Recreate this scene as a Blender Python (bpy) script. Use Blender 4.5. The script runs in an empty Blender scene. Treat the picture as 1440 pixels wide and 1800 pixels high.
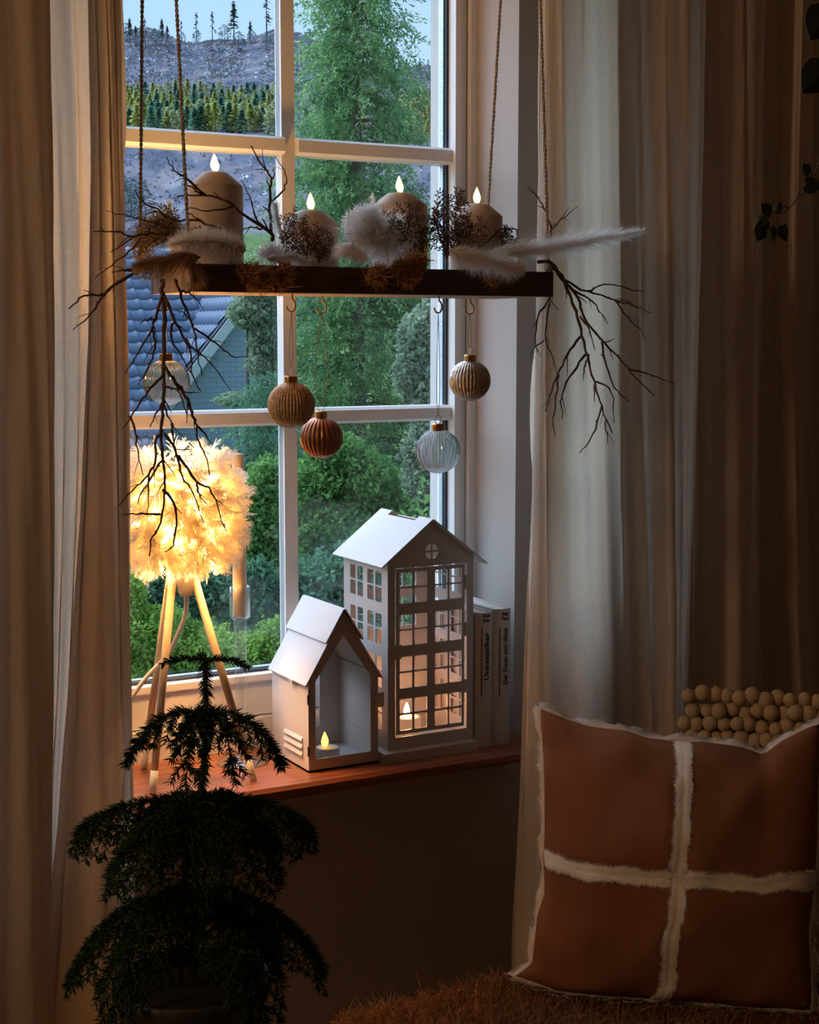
import bpy, bmesh, math, random
import numpy as np
from mathutils import Vector
random.seed(7)
RNG = np.random.default_rng(11)
S = bpy.context.scene
COL = S.collection

# ------------------------------------------------------------------ camera
F = 2700.0                                   # focal length in pixels of the 1440x1800 frame
YAW, PITCH, CAM_Z = math.radians(29.0), math.atan(310 / 2700.0), 1.45
cd = bpy.data.cameras.new('camera')
cam = bpy.data.objects.new('camera', cd)
COL.objects.link(cam)
cam.location = (0, 0, CAM_Z)
cam.rotation_euler = (math.pi / 2 - PITCH, 0, -YAW)
cd.sensor_fit = 'VERTICAL'
cd.sensor_height = 24.0
cd.lens = 24.0 * F / 1800.0
cd.clip_start, cd.clip_end = 0.05, 3000
S.camera = cam

# ------------------------------------------------------------------ sky, lights, exposure
W = bpy.data.worlds.new('evening_sky')
S.world = W
W.use_nodes = True
nt = W.node_tree
bg = nt.nodes['Background']
tc = nt.nodes.new('ShaderNodeTexCoord')
sp = nt.nodes.new('ShaderNodeSeparateXYZ')
rp = nt.nodes.new('ShaderNodeValToRGB')
nt.links.new(tc.outputs['Generated'], sp.inputs[0])
nt.links.new(sp.outputs['Z'], rp.inputs[0])
rp.color_ramp.elements[0].position = 0.0
rp.color_ramp.elements[0].color = (0.42, 0.60, 0.78, 1)
rp.color_ramp.elements[1].position = 0.5
rp.color_ramp.elements[1].color = (0.24, 0.43, 0.74, 1)
nt.links.new(rp.outputs[0], bg.inputs[0])
bg.inputs[1].default_value = 1.14

sd = bpy.data.lights.new('sky_glow', 'SUN')           # soft glow of the evening sky, high on the left outside
sd.energy, sd.angle, sd.color = 6.4, math.radians(75), (0.62, 0.78, 1.0)
so = bpy.data.objects.new('sky_glow', sd)
COL.objects.link(so)
so.rotation_euler = Vector((0.35, -0.62, -0.85)).to_track_quat('-Z', 'Y').to_euler()

rd = bpy.data.lights.new('room_lamp', 'AREA')         # dim warm lamp of the room, behind the camera on the left
rd.shape, rd.size, rd.energy, rd.color = 'DISK', 0.4, 7.4, (1.0, 0.62, 0.34)
ro = bpy.data.objects.new('room_lamp', rd)
COL.objects.link(ro)
ro.location = (-1.3, 1.38, 1.9)
ro.rotation_euler = (Vector((1.2, 1.6, 0.9)) - Vector(ro.location)).to_track_quat('-Z', 'Y').to_euler()

vs = S.view_settings
vs.view_transform, vs.look, vs.exposure, vs.gamma = 'Standard', 'None', 0.48, 1.0
vs.use_curve_mapping = False
S.cycles.transparent_max_bounces = 32
S.cycles.max_bounces = 9

# ------------------------------------------------------------------ helpers
_fw = np.array([math.sin(YAW) * math.cos(PITCH), math.cos(YAW) * math.cos(PITCH), -math.sin(PITCH)])
_rt = np.array([math.cos(YAW), -math.sin(YAW), 0.0])
_up = np.cross(_rt, _fw)
_C = np.array([0, 0, CAM_Z])
FWD = np.array([math.sin(YAW), math.cos(YAW), 0.0])     # horizontal view direction


def P(px, py, y=None, z=None, x=None, d=None):
    """Point in the room on the line of sight of a photo pixel, at a given wall distance, height, x or depth."""
    r = _fw + _rt * (px - 720) / F + _up * (900 - py) / F
    if y is not None:
        t = y / r[1]
    elif z is not None:
        t = (z - CAM_Z) / r[2]
    elif x is not None:
        t = x / r[0]
    else:
        t = d
    return _C + r * t


ORG = {}


class MB:
    def __init__(s):
        s.v, s.f = [], []

    def add(s, v, f):
        o = len(s.v)
        s.v.extend([tuple(map(float, p)) for p in v])
        s.f.extend([tuple(i + o for i in q) for q in f])
        return s

    def box(s, x0, x1, y0, y1, z0, z1):
        return s.add([(x0, y0, z0), (x1, y0, z0), (x1, y1, z0), (x0, y1, z0), (x0, y0, z1), (x1, y0, z1), (x1, y1, z1), (x0, y1, z1)],
                     [(0, 3, 2, 1), (4, 5, 6, 7), (0, 1, 5, 4), (1, 2, 6, 5), (2, 3, 7, 6), (3, 0, 4, 7)])

    def hexa(s, p):
        return s.add(p, [(0, 3, 2, 1), (4, 5, 6, 7), (0, 1, 5, 4), (1, 2, 6, 5), (2, 3, 7, 6), (3, 0, 4, 7)])

    def tube(s, pts, r, n=6, cap=True):
        pts = [np.array(p, float) for p in pts]
        m = len(pts)
        rs = [r] * m if np.isscalar(r) else r
        t0 = pts[1] - pts[0]
        a = np.cross(t0, (0, 0, 1.0))
        if np.linalg.norm(a) < 1e-6 * max(np.linalg.norm(t0), 1e-9) + 1e-9:
            a = np.cross(t0, (1.0, 0, 0))
        a = a / np.linalg.norm(a)
        V = []
        for i in range(m):
            t = pts[min(i + 1, m - 1)] - pts[max(i - 1, 0)]
            t = t / (np.linalg.norm(t) + 1e-12)
            a = a - t * (a @ t)
            a = a / (np.linalg.norm(a) + 1e-12)
            b = np.cross(t, a)
            for k in range(n):
                w = 2 * math.pi * k / n
                V.append(pts[i] + (a * math.cos(w) + b * math.sin(w)) * rs[i])
        Q = []
        for i in range(m - 1):
            for k in range(n):
                k2 = (k + 1) % n
                Q.append((i * n + k, i * n + k2, (i + 1) * n + k2, (i + 1) * n + k))
        if cap:
            Q.append(tuple(range(n - 1, -1, -1)))
            Q.append(tuple((m - 1) * n + k for k in range(n)))
        return s.add(V, Q)

    def lathe(s, prof, c, n=32, rib=0, amp=0.0):
        """profile of (radius, z); ribs modulate the radius round the axis."""
        V, Q = [], []
        for r, z in prof:
            for k in range(n):
                w = 2 * math.pi * k / n
                rr = r * (1 + (amp * math.cos(rib * w) if rib else 0))
                V.append((c[0] + rr * math.cos(w), c[1] + rr * math.sin(w), c[2] + z))
        for i in range(len(prof) - 1):
            for k in range(n):
                k2 = (k + 1) % n
                Q.append((i * n + k, i * n + k2, (i + 1) * n + k2, (i + 1) * n + k))
        if prof[0][0] > 1e-6:
            Q.append(tuple(range(n - 1, -1, -1)))
        if prof[-1][0] > 1e-6:
            Q.append(tuple((len(prof) - 1) * n + k for k in range(n)))
        return s.add(V, Q)

    def build(s, name, mat, parent=None, org=None, smooth=False, kind=None):
        me = bpy.data.meshes.new(name)
        V = np.array(s.v)
        if parent is not None:
            org = ORG[parent]
        elif org is None:
            org = ((V[:, 0].min() + V[:, 0].max()) / 2, (V[:, 1].min() + V[:, 1].max()) / 2, V[:, 2].min())
        org = np.array(org, float)
        me.from_pydata([tuple(p) for p in V - org], [], s.f)
        return link(me, name, mat, parent, org, smooth, kind)


def link(me, name, mat, parent, org, smooth=False, kind=None):
    if smooth:
        me.polygons.foreach_set('use_smooth', [True] * len(me.polygons))
    me.materials.append(mat)
    o = bpy.data.objects.new(name, me)
    COL.objects.link(o)
    if parent is not None:
        o.parent = parent
    else:
        o.location = org
    if kind:
        o['kind'] = kind
    ORG[o] = np.array(org, float)
    return o


def npmesh(name, V, quads, mat, parent=None, org=None, smooth=False, kind=None):
    """many loose quads (an index array of n x 4, or n x 3) straight from numpy."""
    V = np.asarray(V, float).reshape(-1, 3)
    Q = np.asarray(quads, np.int64)
    if parent is not None:
        org = ORG[parent]
    elif org is None:
        org = ((V[:, 0].min() + V[:, 0].max()) / 2, (V[:, 1].min() + V[:, 1].max()) / 2, V[:, 2].min())
    org = np.array(org, float)
    me = bpy.data.meshes.new(name)
    k = Q.shape[1]
    me.vertices.add(len(V))
    me.vertices.foreach_set('co', (V - org).astype(np.float32).ravel())
    me.loops.add(Q.size)
    me.loops.foreach_set('vertex_index', Q.astype(np.int32).ravel())
    me.polygons.add(len(Q))
    me.polygons.foreach_set('loop_start', np.arange(0, Q.size, k, dtype=np.int32))
    me.update(calc_edges=True)
    return link(me, name, mat, parent, org, smooth, kind)


def thing(name, loc, label, cat, group=None):
    o = bpy.data.objects.new(name, None)
    COL.objects.link(o)
    o.location = tuple(map(float, loc))
    o.empty_display_size = 0.05
    ORG[o] = np.array(loc, float)
    return tag(o, label, cat, group)


def tag(o, label, cat, group=None):
    o['label'], o['category'] = label, cat
    if group:
        o['group'] = group
    return o


def struct(o):
    o['kind'] = 'structure'
    return o


def copy_part(src, parent, loc=(0, 0, 0), rot=None):
    o = src.copy()
    COL.objects.link(o)
    o.parent = parent
    o.location = loc
    if rot is not None:
        o.rotation_euler = rot
    return o


def rounded(x0, x1, z0, z1, r=0.002, n=3):
    o = []
    for cx, cz, a in ((x1 - r, z1 - r, 0), (x0 + r, z1 - r, 90), (x0 + r, z0 + r, 180), (x1 - r, z0 + r, 270)):
        for k in range(n + 1):
            w = math.radians(a + 90 * k / n)
            o.append((cx + r * math.cos(w), cz + r * math.sin(w)))
    return o


def plate(name, outline, holes, fn, thick, mat, parent=None, org=None):
    """sheet with cut-outs: 2-D outline and holes, mapped by fn(u, v, w) with w in 0..thick."""
    bm = bmesh.new()
    ed = []
    for loop in [outline] + holes:
        vs_ = [bm.verts.new((p[0], p[1], 0)) for p in loop]
        for i in range(len(vs_)):
            ed.append(bm.edges.new((vs_[i], vs_[(i + 1) % len(vs_)])))
    bmesh.ops.triangle_fill(bm, use_beauty=True, use_dissolve=False, edges=ed)
    fs = list(bm.faces)
    r = bmesh.ops.extrude_face_region(bm, geom=fs)
    for g in r['geom']:
        if isinstance(g, bmesh.types.BMVert):
            g.co.z = thick
    bm.verts.ensure_lookup_table()
    if parent is not None:
        org = ORG[parent]
    pts = [np.array(fn(*v.co), float) for v in bm.verts]
    if org is None:
        A = np.array(pts)
        org = ((A[:, 0].min() + A[:, 0].max()) / 2, (A[:, 1].min() + A[:, 1].max()) / 2, A[:, 2].min())
    org = np.array(org, float)
    for v, p in zip(bm.verts, pts):
        v.co = Vector(p - org)
    bmesh.ops.recalc_face_normals(bm, faces=bm.faces)
    me = bpy.data.meshes.new(name)
    bm.to_mesh(me)
    bm.free()
    return link(me, name, mat, parent, org)


def spline(pts, n):
    """Catmull-Rom through points, n samples per span."""
    p = [np.array(q, float) for q in pts]
    p = [2 * p[0] - p[1]] + p + [2 * p[-1] - p[-2]]
    out = []
    for i in range(1, len(p) - 2):
        for k in range(n):
            t = k / n
            a, b, c, d_ = p[i - 1], p[i], p[i + 1], p[i + 2]
            out.append(0.5 * (2 * b + (c - a) * t + (2 * a - 5 * b + 4 * c - d_) * t * t + (3 * b - a - 3 * c + d_) * t ** 3))
    out.append(p[-2])
    return out


def hairs(name, roots, dirs, lens, width, mat, parent=None, droop=0.0, org=None, curl=0.0, seg=3):
    """fine fibres as tapering ribbons of seg quads."""
    n = len(roots)
    roots, dirs = np.asarray(roots, float), np.asarray(dirs, float)
    dirs = dirs / (np.linalg.norm(dirs, axis=1, keepdims=True) + 1e-9)
    side = np.cross(dirs, RNG.normal(size=(n, 3)))
    side /= np.linalg.norm(side, axis=1, keepdims=True) + 1e-9
    bend = np.cross(dirs, side)
    L = np.asarray(lens, float).reshape(-1, 1)
    cu = RNG.normal(size=(n, 1)) * curl
    V = np.zeros((n, (seg + 1) * 2, 3))
    for k in range(seg + 1):
        t = k / seg
        c = roots + dirs * L * t + bend * L * cu * t * t + np.array([0, 0, -1.0]) * L * droop * t * t
        w = width * (1 - 0.85 * t)
        V[:, 2 * k] = c - side * w
        V[:, 2 * k + 1] = c + side * w
    m = (seg + 1) * 2
    base = (np.arange(n) * m).reshape(-1, 1)
    Q = np.concatenate([base + np.array([[2 * k, 2 * k + 1, 2 * k + 3, 2 * k + 2]]) for k in range(seg)], 0)
    return npmesh(name, V, Q, mat, parent, org, kind='stuff')


# ------------------------------------------------------------------ materials
def mat_(name):
    m = bpy.data.materials.new(name)
    m.use_nodes = True
    return m, m.node_tree, m.node_tree.nodes['Principled BSDF']


def pbr(name, col, rough=0.6, metal=0.0, var=0.0, scale=20.0, bump=0.0, bscale=200.0, stretch=(1, 1, 1), emit=None, estr=0.0, spec=0.5, coat=0.0):
    m, t, b = mat_(name)
    b.inputs['Roughness'].default_value = rough
    b.inputs['Metallic'].default_value = metal
    b.inputs['Specular IOR Level'].default_value = spec
    b.inputs['Coat Weight'].default_value = coat
    b.inputs['Base Color'].default_value = (*col, 1)
    if var or bump:
        g = t.nodes.new('ShaderNodeTexCoord')
        mp = t.nodes.new('ShaderNodeMapping')
        mp.inputs['Scale'].default_value = stretch
        t.links.new(g.outputs['Object'], mp.inputs[0])
    if var:
        nz = t.nodes.new('ShaderNodeTexNoise')
        nz.inputs['Scale'].default_value = scale
        nz.inputs['Detail'].default_value = 6
        t.links.new(mp.outputs[0], nz.inputs['Vector'])
        r = t.nodes.new('ShaderNodeValToRGB')
        r.color_ramp.elements[0].position, r.color_ramp.elements[1].position = 0.3, 0.7
        r.color_ramp.elements[0].color = (*[c * (1 - var) for c in col], 1)
        r.color_ramp.elements[1].color = (*[min(1, c * (1 + var)) for c in col], 1)
        t.links.new(nz.outputs['Fac'], r.inputs[0])
        t.links.new(r.outputs[0], b.inputs['Base Color'])
    if bump:
        n2 = t.nodes.new('ShaderNodeTexNoise')
        n2.inputs['Scale'].default_value = bscale
        n2.inputs['Detail'].default_value = 4
        t.links.new(mp.outputs[0], n2.inputs['Vector'])
        bp = t.nodes.new('ShaderNodeBump')
        bp.inputs['Strength'].default_value = bump
        bp.inputs['Distance'].default_value = 0.002
        t.links.new(n2.outputs['Fac'], bp.inputs['Height'])
        t.links.new(bp.outputs[0], b.inputs['Normal'])
    if emit:
        b.inputs['Emission Color'].default_value = (*emit, 1)
        b.inputs['Emission Strength'].default_value = estr
    return m


def sheer(name, col, trans, weave=0.0, tcol=None, island=0.0):
    """cloth, feather or leaf: part of the light passes through."""
    m, t, b = mat_(name)
    t.nodes.remove(b)
    out = t.nodes['Material Output']
    df = t.nodes.new('ShaderNodeBsdfDiffuse')
    tr = t.nodes.new('ShaderNodeBsdfTranslucent')
    mx = t.nodes.new('ShaderNodeMixShader')
    mx.inputs[0].default_value = trans
    df.inputs[0].default_value = (*col, 1)
    tr.inputs[0].default_value = (*(tcol or col), 1)
    t.links.new(df.outputs[0], mx.inputs[1])
    t.links.new(tr.outputs[0], mx.inputs[2])
    t.links.new(mx.outputs[0], out.inputs[0])
    if weave:
        g = t.nodes.new('ShaderNodeTexCoord')
        hs = []
        for sc in ((1500, 1500, 150), (120, 120, 1500)):
            mp = t.nodes.new('ShaderNodeMapping')
            mp.inputs['Scale'].default_value = sc
            nz = t.nodes.new('ShaderNodeTexNoise')
            nz.inputs['Scale'].default_value = 1.0
            nz.inputs['Detail'].default_value = 2
            t.links.new(g.outputs['Object'], mp.inputs[0])
            t.links.new(mp.outputs[0], nz.inputs['Vector'])
            hs.append(nz)
        ad = t.nodes.new('ShaderNodeMath')
        ad.operation = 'ADD'
        t.links.new(hs[0].outputs['Fac'], ad.inputs[0])
        t.links.new(hs[1].outputs['Fac'], ad.inputs[1])
        mr = t.nodes.new('ShaderNodeMapRange')
        mr.inputs[1].default_value, mr.inputs[2].default_value = 0.7, 1.3
        mr.inputs[3].default_value, mr.inputs[4].default_value = 1 - weave, 1 + weave
        t.links.new(ad.outputs[0], mr.inputs[0])
        for s_, c in ((df, col), (tr, tcol or col)):
            vm = t.nodes.new('ShaderNodeVectorMath')
            vm.operation = 'SCALE'
            vm.inputs[0].default_value = c
            t.links.new(mr.outputs[0], vm.inputs['Scale'])
            t.links.new(vm.outputs[0], s_.inputs[0])
    if island:
        ge = t.nodes.new('ShaderNodeNewGeometry')
        mr = t.nodes.new('ShaderNodeMapRange')
        mr.inputs[3].default_value, mr.inputs[4].default_value = 1 - island, 1 + island
        t.links.new(ge.outputs['Random Per Island'], mr.inputs[0])
        for s_, c in ((df, col), (tr, tcol or col)):
            vm = t.nodes.new('ShaderNodeVectorMath')
            vm.operation = 'SCALE'
            vm.inputs[0].default_value = c
            t.links.new(mr.outputs[0], vm.inputs['Scale'])
            t.links.new(vm.outputs[0], s_.inputs[0])
    return m


def foliage(name, cols, trans=0.25, clump=0.0):
    """leaves whose colour varies from leaf to leaf."""
    m, t, b = mat_(name)
    t.nodes.remove(b)
    out = t.nodes['Material Output']
    ge = t.nodes.new('ShaderNodeNewGeometry')
    r = t.nodes.new('ShaderNodeValToRGB')
    e = r.color_ramp.elements
    while len(e) < len(cols):
        e.new(0.5)
    for i, c in enumerate(cols):
        e[i].position = i / (len(cols) - 1)
        e[i].color = (*c, 1)
    if clump:
        tc_ = t.nodes.new('ShaderNodeTexCoord')
        nz = t.nodes.new('ShaderNodeTexNoise')
        nz.inputs['Scale'].default_value = clump
        nz.inputs['Detail'].default_value = 3
        t.links.new(tc_.outputs['Object'], nz.inputs['Vector'])
        mr = t.nodes.new('ShaderNodeMapRange')
        mr.inputs[1].default_value, mr.inputs[2].default_value = .36, .64
        t.links.new(nz.outputs['Fac'], mr.inputs[0])
        mxv = t.nodes.new('ShaderNodeMix')
        mxv.inputs[0].default_value = .6
        t.links.new(ge.outputs['Random Per Island'], mxv.inputs[2])
        t.links.new(mr.outputs[0], mxv.inputs[3])
        t.links.new(mxv.outputs[0], r.inputs[0])
    else:
        t.links.new(ge.outputs['Random Per Island'], r.inputs[0])
    df = t.nodes.new('ShaderNodeBsdfDiffuse')
    tr = t.nodes.new('ShaderNodeBsdfTranslucent')
    mx = t.nodes.new('ShaderNodeMixShader')
    mx.inputs[0].default_value = trans
    t.links.new(r.outputs[0], df.inputs[0])
    t.links.new(r.outputs[0], tr.inputs[0])
    t.links.new(df.outputs[0], mx.inputs[1])
    t.links.new(tr.outputs[0], mx.inputs[2])
    t.links.new(mx.outputs[0], out.inputs[0])
    return m


def thin_glass(name, tint=(0.97, 0.985, 0.99), ior=1.5, milk=0.0, rough=0.0, refl=1.0, milkcol=(0.9, 0.9, 0.9)):
    """window and lamp glass as a thin sheet: passes light straight, mirrors by Fresnel."""
    m, t, b = mat_(name)
    t.nodes.remove(b)
    out = t.nodes['Material Output']
    tr = t.nodes.new('ShaderNodeBsdfTransparent')
    tr.inputs[0].default_value = (*tint, 1)
    gl = t.nodes.new('ShaderNodeBsdfGlossy')
    gl.inputs['Roughness'].default_value = rough
    lw = t.nodes.new('ShaderNodeLayerWeight')           # Schlick reflectance of a thin sheet, the same from both faces
    lw.inputs[0].default_value = 0.5
    pw_ = t.nodes.new('ShaderNodeMath')
    pw_.operation = 'POWER'
    pw_.inputs[1].default_value = 5.0
    t.links.new(lw.outputs['Facing'], pw_.inputs[0])
    f0 = ((ior - 1) / (ior + 1)) ** 2
    mu = t.nodes.new('ShaderNodeMath')
    mu.operation = 'MULTIPLY_ADD'
    mu.inputs[1].default_value = (1 - f0) * refl
    mu.inputs[2].default_value = f0 * refl
    mu.use_clamp = True
    t.links.new(pw_.outputs[0], mu.inputs[0])
    mx = t.nodes.new('ShaderNodeMixShader')
    t.links.new(mu.outputs[0], mx.inputs[0])
    last = tr
    if milk:
        df = t.nodes.new('ShaderNodeBsdfDiffuse')
        df.inputs[0].default_value = (*milkcol, 1)
        tl = t.nodes.new('ShaderNodeBsdfTranslucent')
        tl.inputs[0].default_value = (*milkcol, 1)
        m1 = t.nodes.new('ShaderNodeMixShader')
        m1.inputs[0].default_value = 0.5
        t.links.new(df.outputs[0], m1.inputs[1])
        t.links.new(tl.outputs[0], m1.inputs[2])
        m2 = t.nodes.new('ShaderNodeMixShader')
        m2.inputs[0].default_value = milk
        t.links.new(tr.outputs[0], m2.inputs[1])
        t.links.new(m1.outputs[0], m2.inputs[2])
        last = m2
    t.links.new(last.outputs[0], mx.inputs[1])
    t.links.new(gl.outputs[0], mx.inputs[2])
    t.links.new(mx.outputs[0], out.inputs[0])
    return m


def glow(name, col, strength):
    m, t, b = mat_(name)
    t.nodes.remove(b)
    e = t.nodes.new('ShaderNodeEmission')
    e.inputs[0].default_value = (*col, 1)
    e.inputs[1].default_value = strength
    t.links.new(e.outputs[0], t.nodes['Material Output'].inputs[0])
    return m


M = {}
M['wall'] = pbr('wall_paint', (0.52, 0.46, 0.42), 0.9, bump=0.15, bscale=120)
M['ceil'] = pbr('ceiling_paint', (0.55, 0.52, 0.49), 0.9, bump=0.1)
M['wall_side'] = pbr('side_wall_paint', (0.48, 0.41, 0.35), 0.9, bump=0.1)
M['floor'] = pbr('floor_wood', (0.38, 0.24, 0.15), 0.5, var=0.3, scale=6, stretch=(1, 8, 1))
M['frame'] = pbr('white_window_paint', (0.78, 0.76, 0.75), 0.35, bump=0.03, bscale=60)
M['gasket'] = pbr('dark_rubber', (0.03, 0.04, 0.05), 0.6, bump=0.1)
M['spacer'] = pbr('brushed_spacer', (0.5, 0.55, 0.6), 0.4, 0.8, bump=0.8, bscale=500)
M['pane'] = thin_glass('window_glass')
M['sill'] = pbr('brown_sill_wood', (0.27, 0.085, 0.035), 0.32, var=0.35, scale=9, stretch=(1, 14, 14), bump=0.05, coat=0.2)
M['curtain'] = sheer('cream_curtain_linen', (0.70, 0.62, 0.54), 0.47, weave=0.10, tcol=(0.90, 0.75, 0.58))
M['white'] = pbr('white_lacquered_metal', (0.60, 0.565, 0.545), 0.45, bump=0.05, bscale=300)
M['wax'] = pbr('taupe_wax', (0.62, 0.48, 0.38), 0.55, var=0.06, scale=60, bump=0.12, bscale=350)
M['ivory'] = pbr('ivory_wax', (0.90, 0.78, 0.60), 0.5, var=0.03, scale=40)
M['plasticw'] = pbr('white_plastic', (0.82, 0.78, 0.72), 0.5, bump=0.02)
M['flame'] = glow('led_flame', (1.0, 0.56, 0.16), 4.5)
M['flame_lit'] = glow('led_candle_light', (1.0, 0.46, 0.20), 130)
M['flame_dim'] = glow('led_flame_yellow', (1.0, 0.50, 0.06), 4)
M['walnut'] = pbr('dark_walnut', (0.10, 0.050, 0.028), 0.5, var=0.35, scale=10, stretch=(1, 12, 12), bump=0.1)
M['walnut_lit'] = pbr('lit_walnut_board', (0.50, 0.30, 0.18), 0.55, var=0.15, scale=10, stretch=(1, 12, 12), bump=0.1)  # lighter copy of the tray wood: lamplight on ends and underside put into its colour
M['rope'] = pbr('grey_cotton_cord', (0.46, 0.38, 0.31), 0.9, bump=0.5, bscale=900)
M['gold'] = pbr('brass', (0.80, 0.50, 0.20), 0.28, 1.0, bump=0.05)
M['thread'] = pbr('gold_thread', (0.55, 0.42, 0.25), 0.5, 0.4, bump=0.3)
M['twig'] = pbr('dry_brown_twig', (0.115, 0.058, 0.032), 0.75, var=0.4, scale=60, bump=0.5, bscale=300)
M['pampas'] = sheer('white_pampas', (0.95, 0.92, 0.89), 0.6, island=0.04)
M['pampas2'] = sheer('tan_pampas', (0.50, 0.33, 0.19), 0.3, island=0.3)
M['gyps'] = sheer('bleached_statice', (0.95, 0.94, 0.94), 0.6, island=0.04)
M['moss'] = sheer('curly_brown_moss', (0.55, 0.31, 0.15), 0.25, island=0.4)
M['cypress'] = sheer('dried_brown_cypress', (0.20, 0.115, 0.07), 0.15, island=0.4)
M['hops'] = sheer('dry_golden_hops', (0.55, 0.38, 0.14), 0.35, island=0.4)
M['feather'] = sheer('cream_feather', (0.95, 0.91, 0.84), 0.68, island=0.03, tcol=(0.97, 0.90, 0.76))
M['shade'] = sheer('paper_shade', (0.95, 0.93, 0.89), 0.68)
M['bulb'] = glow('warm_bulb', (1.0, 0.50, 0.155), 560)
M['glass'] = thin_glass('clear_candle_glass', (0.96, 0.97, 0.97), 1.45, milk=0.03, refl=2.6)
M['needle'] = foliage('norfolk_needles', [(0.012, 0.035, 0.018), (0.022, 0.055, 0.025), (0.035, 0.075, 0.035)], 0.15)
M['pine_bark'] = pbr('pine_bark', (0.05, 0.035, 0.02), 0.9, bump=0.4)
M['pot'] = pbr('black_clay', (0.025, 0.022, 0.02), 0.5, bump=0.2)
M['soil'] = pbr('soil', (0.03, 0.02, 0.015), 1.0, var=0.4, bump=0.8)
M['cover'] = pbr('rust_linen', (0.225, 0.092, 0.045), 0.95, var=0.18, scale=14, bump=0.35, bscale=420, spec=0.1)
M['fray'] = pbr('cream_frayed_linen', (0.74, 0.66, 0.58), 1.0, var=0.12, scale=60, bump=0.5, bscale=300, spec=0.1)
M['felt'] = pbr('cream_felt', (0.55, 0.42, 0.28), 1.0, var=0.12, scale=80, bump=0.6, bscale=500, spec=0.1)
M['shag'] = sheer('rust_shag', (0.30, 0.15, 0.075), 0.15, island=0.45)
M['shagbase'] = pbr('rust_backing', (0.16, 0.07, 0.035), 1.0, bump=0.3)
M['oak'] = pbr('bench_oak', (0.22, 0.13, 0.07), 0.6, var=0.2, scale=8, stretch=(1, 10, 10))
M['ivy'] = pbr('dark_ivy_leaf', (0.010, 0.016, 0.008), 0.5, var=0.3, scale=30)
M['book'] = pbr('cream_book_cloth', (0.60, 0.52, 0.46), 0.7, bump=0.15, bscale=600)
M['paper'] = pbr('book_paper', (0.72, 0.68, 0.62), 0.9, bump=0.6, bscale=900, stretch=(8, 0.2, 0.2))
M['ink'] = pbr('black_ink', (0.012, 0.012, 0.015), 0.7, bump=0.02)
M['groove'] = pbr('brown_spine_line', (0.10, 0.06, 0.035), 0.8, bump=0.02)

# ------------------------------------------------------------------ room shell
WY, SILL_Z, CEIL = 1.946, 0.841, 2.42
OX0, OX1, OZ0, OZ1 = 0.400, 1.262, 0.821, 2.150          # window opening
XL, XR, YR = -1.8, 2.7, -2.2
wb = struct(plate('wall_back', [(XL - .1, -.05), (XR + .1, -.05), (XR + .1, CEIL + .1), (XL - .1, CEIL + .1)],
                  [[(OX0, OZ0), (OX1, OZ0), (OX1, OZ1), (OX0, OZ1)]], lambda u, v, w: (u, WY + w, v), 0.26, M['wall']))
struct(MB().box(XL - .1, XL, YR, WY, 0, CEIL).build('wall_left', M['wall_side']))
struct(MB().box(XR, XR + .1, YR, WY, 0, CEIL).build('wall_right', M['wall_side']))
struct(MB().box(XL - .1, XR + .1, YR - .1, YR, 0, CEIL).build('wall_front', M['wall_side']))
struct(MB().box(XL - .1, XR + .1, YR - .1, WY, -.1, 0).build('floor', M['floor']))
struct(MB().box(XL - .1, XR + .1, YR - .1, WY, CEIL, CEIL + .1).build('ceiling', M['ceil']))
struct(MB().box(XL, XR, WY - .014, WY, 0, .07).build('baseboard_back', M['frame']))

# window sill: a brown board with a rounded nose
b = MB()
nose = [(1.862, .8225), (1.857, .828), (1.857, .836), (1.862, .841)]
prof = nose + [(2.062, .841), (2.062, .8225)]
n = len(prof)
b.add([(OX0 - .02, y, z) for y, z in prof] + [(OX1 + .03, y, z) for y, z in prof],
      [tuple(range(n - 1, -1, -1)), tuple(range(n, 2 * n))] + [(i, (i + 1) % n, n + (i + 1) % n, n + i) for i in range(n)])
# notch the board to the opening behind the wall face: only the nose is wider than the opening
b = MB()
b.add([(OX0 + .001, y, z) for y, z in prof] + [(OX1 - .001, y, z) for y, z in prof],
      [tuple(range(n - 1, -1, -1)), tuple(range(n, 2 * n))] + [(i, (i + 1) % n, n + (i + 1) % n, n + i) for i in range(n)])
sill = struct(b.build('window_sill', M['sill']))

# window: fixed frame, two sashes with glazing bars and six panes each
FY0, FY1 = 2.060, 2.128
fr = struct(plate('window_1', [(OX0, OZ0), (OX1, OZ0), (OX1, OZ1), (OX0, OZ1)],
                  [rounded(.640 + .014, 1.2495, .886, 2.128, .001, 1), rounded(OX0 + .03, .640 - .014, .886, 2.128, .001, 1)],
                  lambda u, v, w: (u, FY0 + w, v), FY1 - FY0, M['frame'], org=(.646, FY0, OZ0)))


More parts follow.
